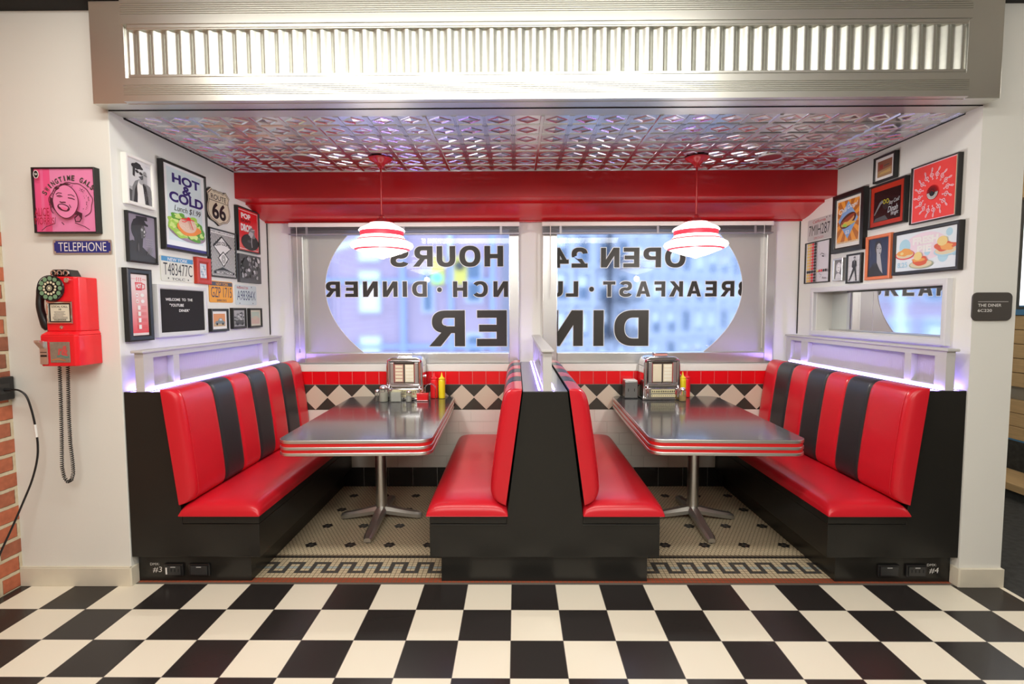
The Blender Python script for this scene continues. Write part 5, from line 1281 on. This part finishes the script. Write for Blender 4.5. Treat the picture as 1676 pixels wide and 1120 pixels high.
# ================================================================== THINGS ON THE TABLES
TZ = .7435
paper_m = mat('title_strip_cream', (.78, .70, .52), .45); jdark = mat('jukebox_dark_inner', (.08, .06, .05), .3)
def jukebox(label, x, y, rot, badge):
    t = thing('tabletop_jukebox', label, 'jukebox', (x, y, TZ), rot, 'tabletop jukeboxes'); t.scale = (1.12, 1.0, 1.05)
    w2, hh, dd = .132, .315, .15
    out = [(-w2, 0), (w2, 0), (w2 - .006, hh - .045), (w2 - .018, hh - .014), (w2 - .045, hh), (-w2 + .045, hh), (-w2 + .018, hh - .014), (-w2 + .006, hh - .045)]
    mb = MB(); mb.prism(out, lambda p, q: (p[0], q, p[1]), 0, dd, chrome_m); mb.build('housing', t, bevel=.007, seg=3, smooth=40)
    mb = MB(); mb.box((-w2 - .006, -.030, 0), (w2 + .006, dd, .014), chrome_m); mb.build('base', t, bevel=.003)
    # window bay
    mb = MB(); ring(-.112, .112, .112, .292, .014, .0, .016, chrome_m, mb)
    mb.v = [(v[0], -v[2], v[1]) for v in mb.v]; mb.build('window_bezel', t, bevel=.001)
    mb = MB(); mb.box((-.100, -.004, .124), (.100, -.0005, .282), jdark); mb.build('window_backing', t)
    for k, sx in enumerate((-1, 1)):
        mb = MB(); x0_, x1_ = (sx * .006, sx * .066); mb.box((x0_, -.009, .132), (x1_, -.0045, .262), mat('page_rose', (.56, .30, .24), .4) if k == 0 and not badge else paper_m)
        for j in range(5): mb.box((x0_ + sx * .006, -.0102, .138 + j * .025), (x1_ - sx * .006, -.0092, .156 + j * .025), paper_m if (k == 0 and not badge) or badge and k == 0 else mat('title_strip_pale', (.84, .80, .66), .4))
        mb.build('title_page', t)
        mb = MB(); mb.box((sx * .072, -.012, .128), (sx * .096, -.0045, .276), alu_m); mb.build('side_fin', t, bevel=.002)
        mb = MB(); mb.box((sx * .070, -.0095, .128), (sx * .0715, -.0046, .27), plast_r); mb.build('red_edge', t)
    mb = MB(); mb.lathe([(.0001, -.0), (.014, 0), (.014, .004), (.0001, .006)], (0, 0, 0), chrome_m, 16); 
    mb = MB(); mb.prism([(-.012, .100), (-.030, .112), (-.010, .118), (0, .118), (0, .100)], lambda p, q: (q, p[0], p[1]), -.105, .105, chrome_m); mb.build('lower_lip', t, bevel=.002)
    # slanted selector panel
    mb = MB(); mb.prism([(0, .014), (-.028, .014), (-.020, .084), (0, .100)], lambda p, q: (q, p[0], p[1]), -.118, .118, chrome_m); mb.build('selector_housing', t, bevel=.003)
    for k, (z0, z1) in enumerate(((.050, .078), (.022, .042))):
        mb = MB(); mb.prism([(-.0285 + .0015 * (z0 - .014) / .01, z0), (-.0285 + .0012 * (z1 - .014) / .01 , z1), (-.022, z1), (-.024, z0)], lambda p, q: (q, p[0] - .0005, p[1]), -.080, .085, mat('key_cream', (.72, .66, .40), .35))
        for j in range(13 if k == 0 else 11):
            xx = -.074 + j * (.155 / (12.5 if k == 0 else 10.5)); mb.box((xx, -.0300, z0 + .008), (xx + .005, -.0255, z1 - .008), blk)
        mb.build('key_row', t)
    mb = MB(); mb.box((-.046, .035, hh + .0005), (.046, .085, hh + .022), mat('badge_rose', (.66, .30, .26), .4) if badge else alu_m); mb.box((-.050, .030, hh - .002), (.050, .090, hh + .006), chrome_m); mb.box((-.050, .030, hh + .022), (.050, .090, hh + .027), chrome_m); mb.build('top_badge', t, bevel=.003)
    mb = MB(); sx = 1; mb.lathe([(.0001, .0), (.010, .0), (.012, .006), (.010, .014), (.0001, .016)], (w2 - .002, .05, .170), chrome_m, 16, axis='x'); mb.build('volume_knob', t, smooth=40)
    for sx in (-1, 1):
        mb = MB(); mb.lathe([(.0001, -.006), (.012, -.005), (.014, .0), (.0001, .001)], (sx * .106, -.001, hh - .030), mat('ruby_lens', (.35, .02, .05), .15, coat=.5), 16, axis='y'); mb.build('corner_lens', t, smooth=40)
        mb = MB(); mb.tube([(sx * .104, -.022, .022), (sx * .108, -.034, .060), (sx * .104, -.018, .102)], .008, chrome_m, 10); mb.build('side_rail', t, smooth=50)
jukebox('chrome tabletop jukebox at the window end of the left table', -.838, 1.560, 0, False)
jukebox('chrome tabletop jukebox at the window end of the right table', 1.150, 1.558, radians(2), True)

def bottle(name, label, x, y, m, h=.150, r=.027):
    t = thing(name, label, 'squeeze bottle', (x, y, TZ), group='squeeze bottles on the tables')
    mb = MB(); mb.lathe([(.0001, 0), (r - .003, 0), (r, .003), (r, h * .92), (r - .002, h * .97), (r - .006, h), (.0001, h)], (0, 0, 0), m, 28); mb.build('body', t, smooth=40)
    mb = MB(); mb.lathe([(.0001, h + .0002), (r - .001, h + .0002), (r - .001, h + .009), (r * .62, h + .013), (r * .40, h + .020), (r * .26, h + .030), (.0025, h + .054), (.0001, h + .054)], (0, 0, 0), m, 24); mb.build('nozzle_cap', t, smooth=40)
bottle('ketchup_bottle', 'red ketchup squeeze bottle beside the jukebox on the left table', -.622, 1.640, plast_r, .150, .030)
bottle('mustard_bottle', 'yellow mustard squeeze bottle at the right of the left table jukebox', -.560, 1.630, plast_y, .150, .026)
bottle('mustard_bottle', 'yellow mustard squeeze bottle at the right of the right table jukebox', 1.335, 1.640, plast_y, .152, .026)
bottle('ketchup_bottle', 'red ketchup squeeze bottle at the far right on the right table', 1.378, 1.675, plast_r, .150, .028)

glassj = mat('ribbed_clear_glass', (.93, .95, .90), .05, trans=.92, ior=1.45)
def shaker(name, label, cat, x, y, h, r, fill, fm, grp=None):
    t = thing(name, label, cat, (x, y, TZ), group=grp)
    mb = MB(); P = [(.0001, 0), (r * .9, 0), (r, .004), (r, h * .55), (r * .94, h * .72), (r * .75, h * .80), (.0001, h * .80)]; mb.lathe(P, (0, 0, 0), glassj, 14); mb.build('glass_jar', t)
    mb = MB(); mb.lathe([(.0001, .004), (r * .82, .004), (r * .82, fill), (.0001, fill)], (0, 0, 0), fm, 14); mb.build('contents', t)
    mb = MB(); mb.lathe([(.0001, h * .8002), (r * .86, h * .8002), (r * .86, h * .88), (r * .6, h * .96), (.0001, h)], (0, 0, 0), chrome_m, 20); mb.build('metal_lid', t, smooth=45)
saltm = mat('salt_white', (.80, .79, .74), .8); pepm = mat('pepper_grey', (.10, .08, .06), .8); sugm = mat('sugar_cream', (.74, .72, .60), .8)
shaker('sugar_shaker', 'tall ribbed glass sugar shaker at the left corner group on the left table', 'shaker', -.985, 1.490, .125, .034, .070, sugm)
shaker('salt_shaker', 'small glass salt shaker right of the packet box on the left table', 'shaker', -.790, 1.480, .088, .022, .045, saltm)
shaker('pepper_shaker', 'small glass pepper shaker beside the sugar shaker on the left table', 'shaker', -1.040, 1.520, .088, .020, .040, pepm)
shaker('salt_shaker', 'glass shaker in front of the mustard bottle on the right table', 'shaker', 1.288, 1.488, .105, .026, .045, mat('amber_contents', (.72, .46, .06), .5))
t = thing('glass_packet_box', 'square clear glass box of cream sugar packets in front of the left jukebox', 'container', (-.885, 1.485, TZ))
mb = MB(); a, b, c, d = -.045, .045, -.030, .030
for p, q in (((a, c, 0), (b, c + .004, .082)), ((a, d - .004, 0), (b, d, .082)), ((a, c + .0042, 0), (a + .004, d - .0042, .082)), ((b - .004, c + .0042, 0), (b, d - .0042, .082))): mb.box(p, q, glassj)
mb.box((a + .0042, c + .0042, .0), (b - .0042, d - .0042, .004), glassj); mb.build('glass_sides', t)
for k in range(6):
    mb = MB(); mb.box((-.036, -.022 + k * .0075, .005), (.036, -.019 + k * .0075, .074 + .004 * (k % 2)), mat('packet_cream', (.70, .66, .42), .6) if k % 2 else wht); mb.build('sugar_packet', t)
t = thing('red_packet_box', 'small red box with a white rim at the front right of the left jukebox', 'box', (-.690, 1.515, TZ))
mb = MB(); mb.box((-.042, -.025, 0), (.042, .025, .050), plast_r); mb.build('body', t, bevel=.003)
mb = MB(); mb.box((-.044, -.027, .0502), (.044, .027, .058), plast_r); mb.build('lid', t, bevel=.002)
mb = MB(); mb.box((-.042, -.0262, .004), (.042, -.0252, .008), wht); mb.build('rim_line', t)
t = thing('condiment_rack', 'looped chrome wire rack behind the red box on the left table', 'rack', (-.640, 1.560, TZ))
mb = MB()
for yy in (-.012, .020): mb.tube([(-.04, yy, .004), (-.04, yy, .10), (-.02, yy, .118), (0.0, yy, .124), (.02, yy, .118), (.04, yy, .10), (.04, yy, .004)], .0018, chrome_m, 6)
mb.tube([(-.04, -.012, .004), (-.04, .020, .004)], .0018, chrome_m, 6); mb.tube([(.04, -.012, .004), (.04, .020, .004)], .0018, chrome_m, 6); mb.build('wire_loops', t, smooth=60)
t = thing('napkin_dispenser', 'brushed steel napkin dispenser left of the right table jukebox', 'napkin dispenser', (.925, 1.655, TZ))
mb = MB(); mb.box((-.050, -.055, .006), (.050, .055, .133), mat('satin_steel_dark', (.36, .36, .35), .35, .9)); mb.build('body', t, bevel=.004)
mb = MB(); mb.box((-.056, -.062, 0), (.056, .062, .0058), plast_k); mb.build('base', t, bevel=.002)
mb = MB(); mb.box((-.047, -.050, .1332), (.047, .050, .142), wht); mb.build('napkins', t, bevel=.002)
for sx in (-1, 1): mb = MB(); mb.box((sx * .024 - .002, -.0562, .055), (sx * .024 + .002, -.0552, .078), plast_k); mb.build('slot', t)

# ================================================================== STREET OUTSIDE THE WINDOWS
stone = mat('pale_stone_facade', (.56, .56, .62), .8, noise=.12, nscale=.6); stone2 = mat('facade_moulding', (.66, .66, .72), .8); brickf = mat('rose_brick_facade', (.50, .36, .42), .85, noise=.15, nscale=.8)
wglass = mat('street_window_glass', (.10, .16, .24), .12, spec=.8); shade_w = mat('window_shade_white', (.86, .86, .86), .7); dkmet = mat('fire_escape_iron', (.05, .055, .07), .6)
# right-hand building receding to the right
t = thing('stone_building', 'pale stone building with rows of tall windows seen through the right window', 'building', (0, 0, 0))
A = Vector((0.5, 44.0)); Bv = Vector((62.0, 96.0)); dr_ = (Bv - A); Lb = dr_.length; dr_.normalize(); nb = Vector((dr_.y, -dr_.x))
def bp_(u, o, z): p = A + dr_ * u + nb * o; return (p.x, p.y, z)
mb = MB(); mb.prism([(0, 0), (Lb, 0), (Lb, -14), (0, -14)], lambda p, q: bp_(p[0], p[1], q), -22, 42, stone); mb.build('wall', t)
rows = [-16 + 3.7 * k for k in range(15)]
nwin = int(Lb / 3.1); rnd = random.Random(3)
def bbox(mb, u0, u1, o0, o1, z0, z1, m): mb.prism([(u0, o0), (u1, o0), (u1, o1), (u0, o1)], lambda p, q: bp_(p[0], p[1], q), z0, z1, m)
mw = MB(); cnt = 0
for r_ in rows:
    mb = MB(); bbox(mb, 0, Lb, 0.0, .45, r_ - .55, r_ - .25, stone2); mb.build('string_course', t)
    for k in range(nwin):
        u = 1.0 + k * 3.1
        p = bp_(u, 0, r_)
        if not (-8 < r_ < 19 and u < 56): continue
        mb = MB(); bbox(mb, u, u + 1.5, .02, .10, r_, r_ + 2.5, wglass); bbox(mb, u - .15, u, .0, .35, r_, r_ + 2.75, stone2); bbox(mb, u + 1.5, u + 1.65, .0, .35, r_, r_ + 2.75, stone2); bbox(mb, u - .25, u + 1.75, .0, .5, r_ + 2.5, r_ + 2.85, stone2)
        q = rnd.random()
        if q < .75: bbox(mb, u + .15, u + 1.35, .1, .14, r_ + (1.2 if q < .4 else .3), r_ + 2.35, shade_w)
        mb.build('window', t)
for k in range(0, nwin, 1):
    mb = MB(); u = 3.0 + k * 3.1 - .15; bbox(mb, u, u + .55, 0, .30, -22, 42, stone2); mb.build('pier', t)
# left-hand building facing the viewer
t = thing('brick_building', 'rose brick building with two tall white windows seen through the left window', 'building', (0, 0, 0))
mb = MB(); mb.box((-26, 30, -20), (-1.2, 42, 34), brickf); mb.build('wall', t)
for x, z, w__, h__ in ((-9.15, 6.6 - 6.4 + 1.2, 1.05, 2.3), (-9.15, -2.4, 1.05, 2.0), (-9.15, 4.6, 1.05, 2.2), (-5.5, 1.4, .5, 2.4), (-14.2, -1.0, 1.0, 2.0), (-14.0, 3.6, 1.0, 2.0), (-2.6, 2.0, .8, 2.4), (-2.6, -2.6, .8, 2.4)):
    mb = MB(); mb.box((x - w__ / 2 - .15, 29.75, z - .15), (x + w__ / 2 + .15, 30.0, z + h__ + .2), stone2); mb.box((x - w__ / 2, 29.7, z), (x + w__ / 2, 29.75, z + h__), shade_w if w__ > 1.0 else wglass); mb.build('window', t)
for x in [-25.4 + 2.1 * k for k in range(7)]:
    for z in (-5.2, -1.6, 2.0, 5.6, 9.2):
        if -15 < x < -12: continue
        mb = MB(); mb.box((x - .75, 29.72, z - .15), (x + .75, 30.0, z + 2.5), stone2); mb.box((x - .55, 29.66, z), (x + .55, 29.72, z + 2.2), wglass); mb.box((x - .4, 29.63, z + .9), (x + .4, 29.66, z + 2.0), shade_w); mb.build('window', t)
for x in (-17.0, -12.2, -7.2, -4.2, -1.6):
    mb = MB(); mb.box((x, 29.6, -20), (x + .3, 30, 34), mat('downpipe_blue', (.36, .42, .60), .7)); mb.build('pilaster', t)
for z in (-3.4, -1.0, 3.1, 7.4):
    mb = MB(); mb.box((-26, 29.65, z), (-1.2, 30, z + .28), mat('downpipe_blue', (.36, .42, .60))); mb.build('string_course', t)
t = thing('fire_escape', 'dark iron fire escape on the pale stone building', 'fire escape', (0, 0, 0))
for z in (-1.5, 2.2, 5.9):
    mb = MB(); bbox(mb, 10.5, 15.5, .56, 1.6, z, z + .15, dkmet); bbox(mb, 10.5, 15.5, 1.5, 1.6, z + .9, z + 1.0, dkmet)
    for k in range(9): bbox(mb, 10.5 + k * .6, 10.58 + k * .6, 1.5, 1.6, z, z + .95, dkmet)
    bbox(mb, 11, 11.3, .8, 1.2, z, z + 3.7, dkmet); mb.build('platform', t)
t = thing('traffic_signal', 'yellow traffic signal hanging from a pale mast arm outside the left window', 'traffic light', (0, 0, 0))
mb = MB(); mb.tube([(-11.5, 19.6, 2.9), (-4.6, 19.6, 5.0)], .11, wht, 10); mb.build('mast_arm', t, smooth=50)
mb = MB(); mb.tube([(-11.5, 19.6, -20.0), (-11.5, 19.6, 3.2)], .16, wht, 10); mb.build('pole', t, smooth=50)
ylw = mat('signal_yellow', (.72, .58, .10), .5)
for x in (-3.3, -2.35):
    mb = MB(); mb.box((x - .28, 19.4, 2.5), (x + .28, 19.7, 3.7), ylw); mb.build('signal_head', t, bevel=.05)
mb = MB(); mb.lathe([(.0001, -.05), (.2, -.05), (.2, 0), (.0001, 0)], (-3.3, 19.38, 2.8), mat('signal_green', (.1, .6, .3), .3, emit=(.1, .9, .5), es=1.5), 16, axis='y'); mb.build('signal_lens', t)
mb = MB(); mb.lathe([(.0001, -.05), (.2, -.05), (.2, 0), (.0001, 0)], (-2.35, 19.38, 3.3), dkmet, 16, axis='y'); mb.build('signal_lens', t)
mb = MB(); mb.tube([(-4.6, 19.6, 5.0), (-2.8, 19.6, 5.2), (-2.8, 19.6, 3.7)], .07, wht, 8); mb.build('bracket', t)
t = thing('shop_awning', 'pinkish shop awning low outside the windows', 'awning', (0, 0, 0))
mb = MB(); mb.prism([(18.0, -.30), (17.0, -1.2), (18.0, -1.2)], lambda p, q: (q, p[0], p[1]), -2.8, 3.2, mat('awning_rose', (.62, .22, .32), .7)); mb.build('canopy', t)
s = Sheet(z=0); 
mb = MB(); mb.box((-2.6, 16.97, -1.45), (3.0, 17.0, -1.2), wht); mb.build('valance', t)
mb = MB(); mb.box((-60, 8, -22.0), (90, 120, -20.0), mat('asphalt', (.16, .17, .19), .9)); struct(mb.build('floor'), 'street surface far below outside the windows', 'street')

# ------------------------------------------------------------------ finer parts hang under the part they belong to
SUB = {'marking': 'cover_plate', 'finger_wheel': 'dial_plate', 'wheel_rim': 'dial_plate', 'plate_decal': 'vault_plate', 'instruction_card': 'card_frame',
       'piping': 'backrest', 'welt': 'seat_cushion', 'title_page': 'window_backing', 'key_row': 'selector_housing', 'slot': 'body', 'glide': 'foot', 'ladder_tape': 'head_rail',
       'contents': 'glass_jar', 'cable_label': 'cable', 'rim_line': 'body', 'signal_lens': 'signal_head', 'window_lettering': 'glass'}
stem_ = lambda n: n.split('.')[0]
for o in list(COL.objects):
    if o.parent is None or stem_(o.name) not in SUB: continue
    sib = [c for c in o.parent.children if stem_(c.name) == SUB[stem_(o.name)] and c is not o]
    if sib and o.parent.parent is None:
        def ctr(q): return sum((Vector(v) for v in q.bound_box), Vector()) / 8
        o.parent = min(sib, key=lambda c: (ctr(c) - ctr(o)).length)
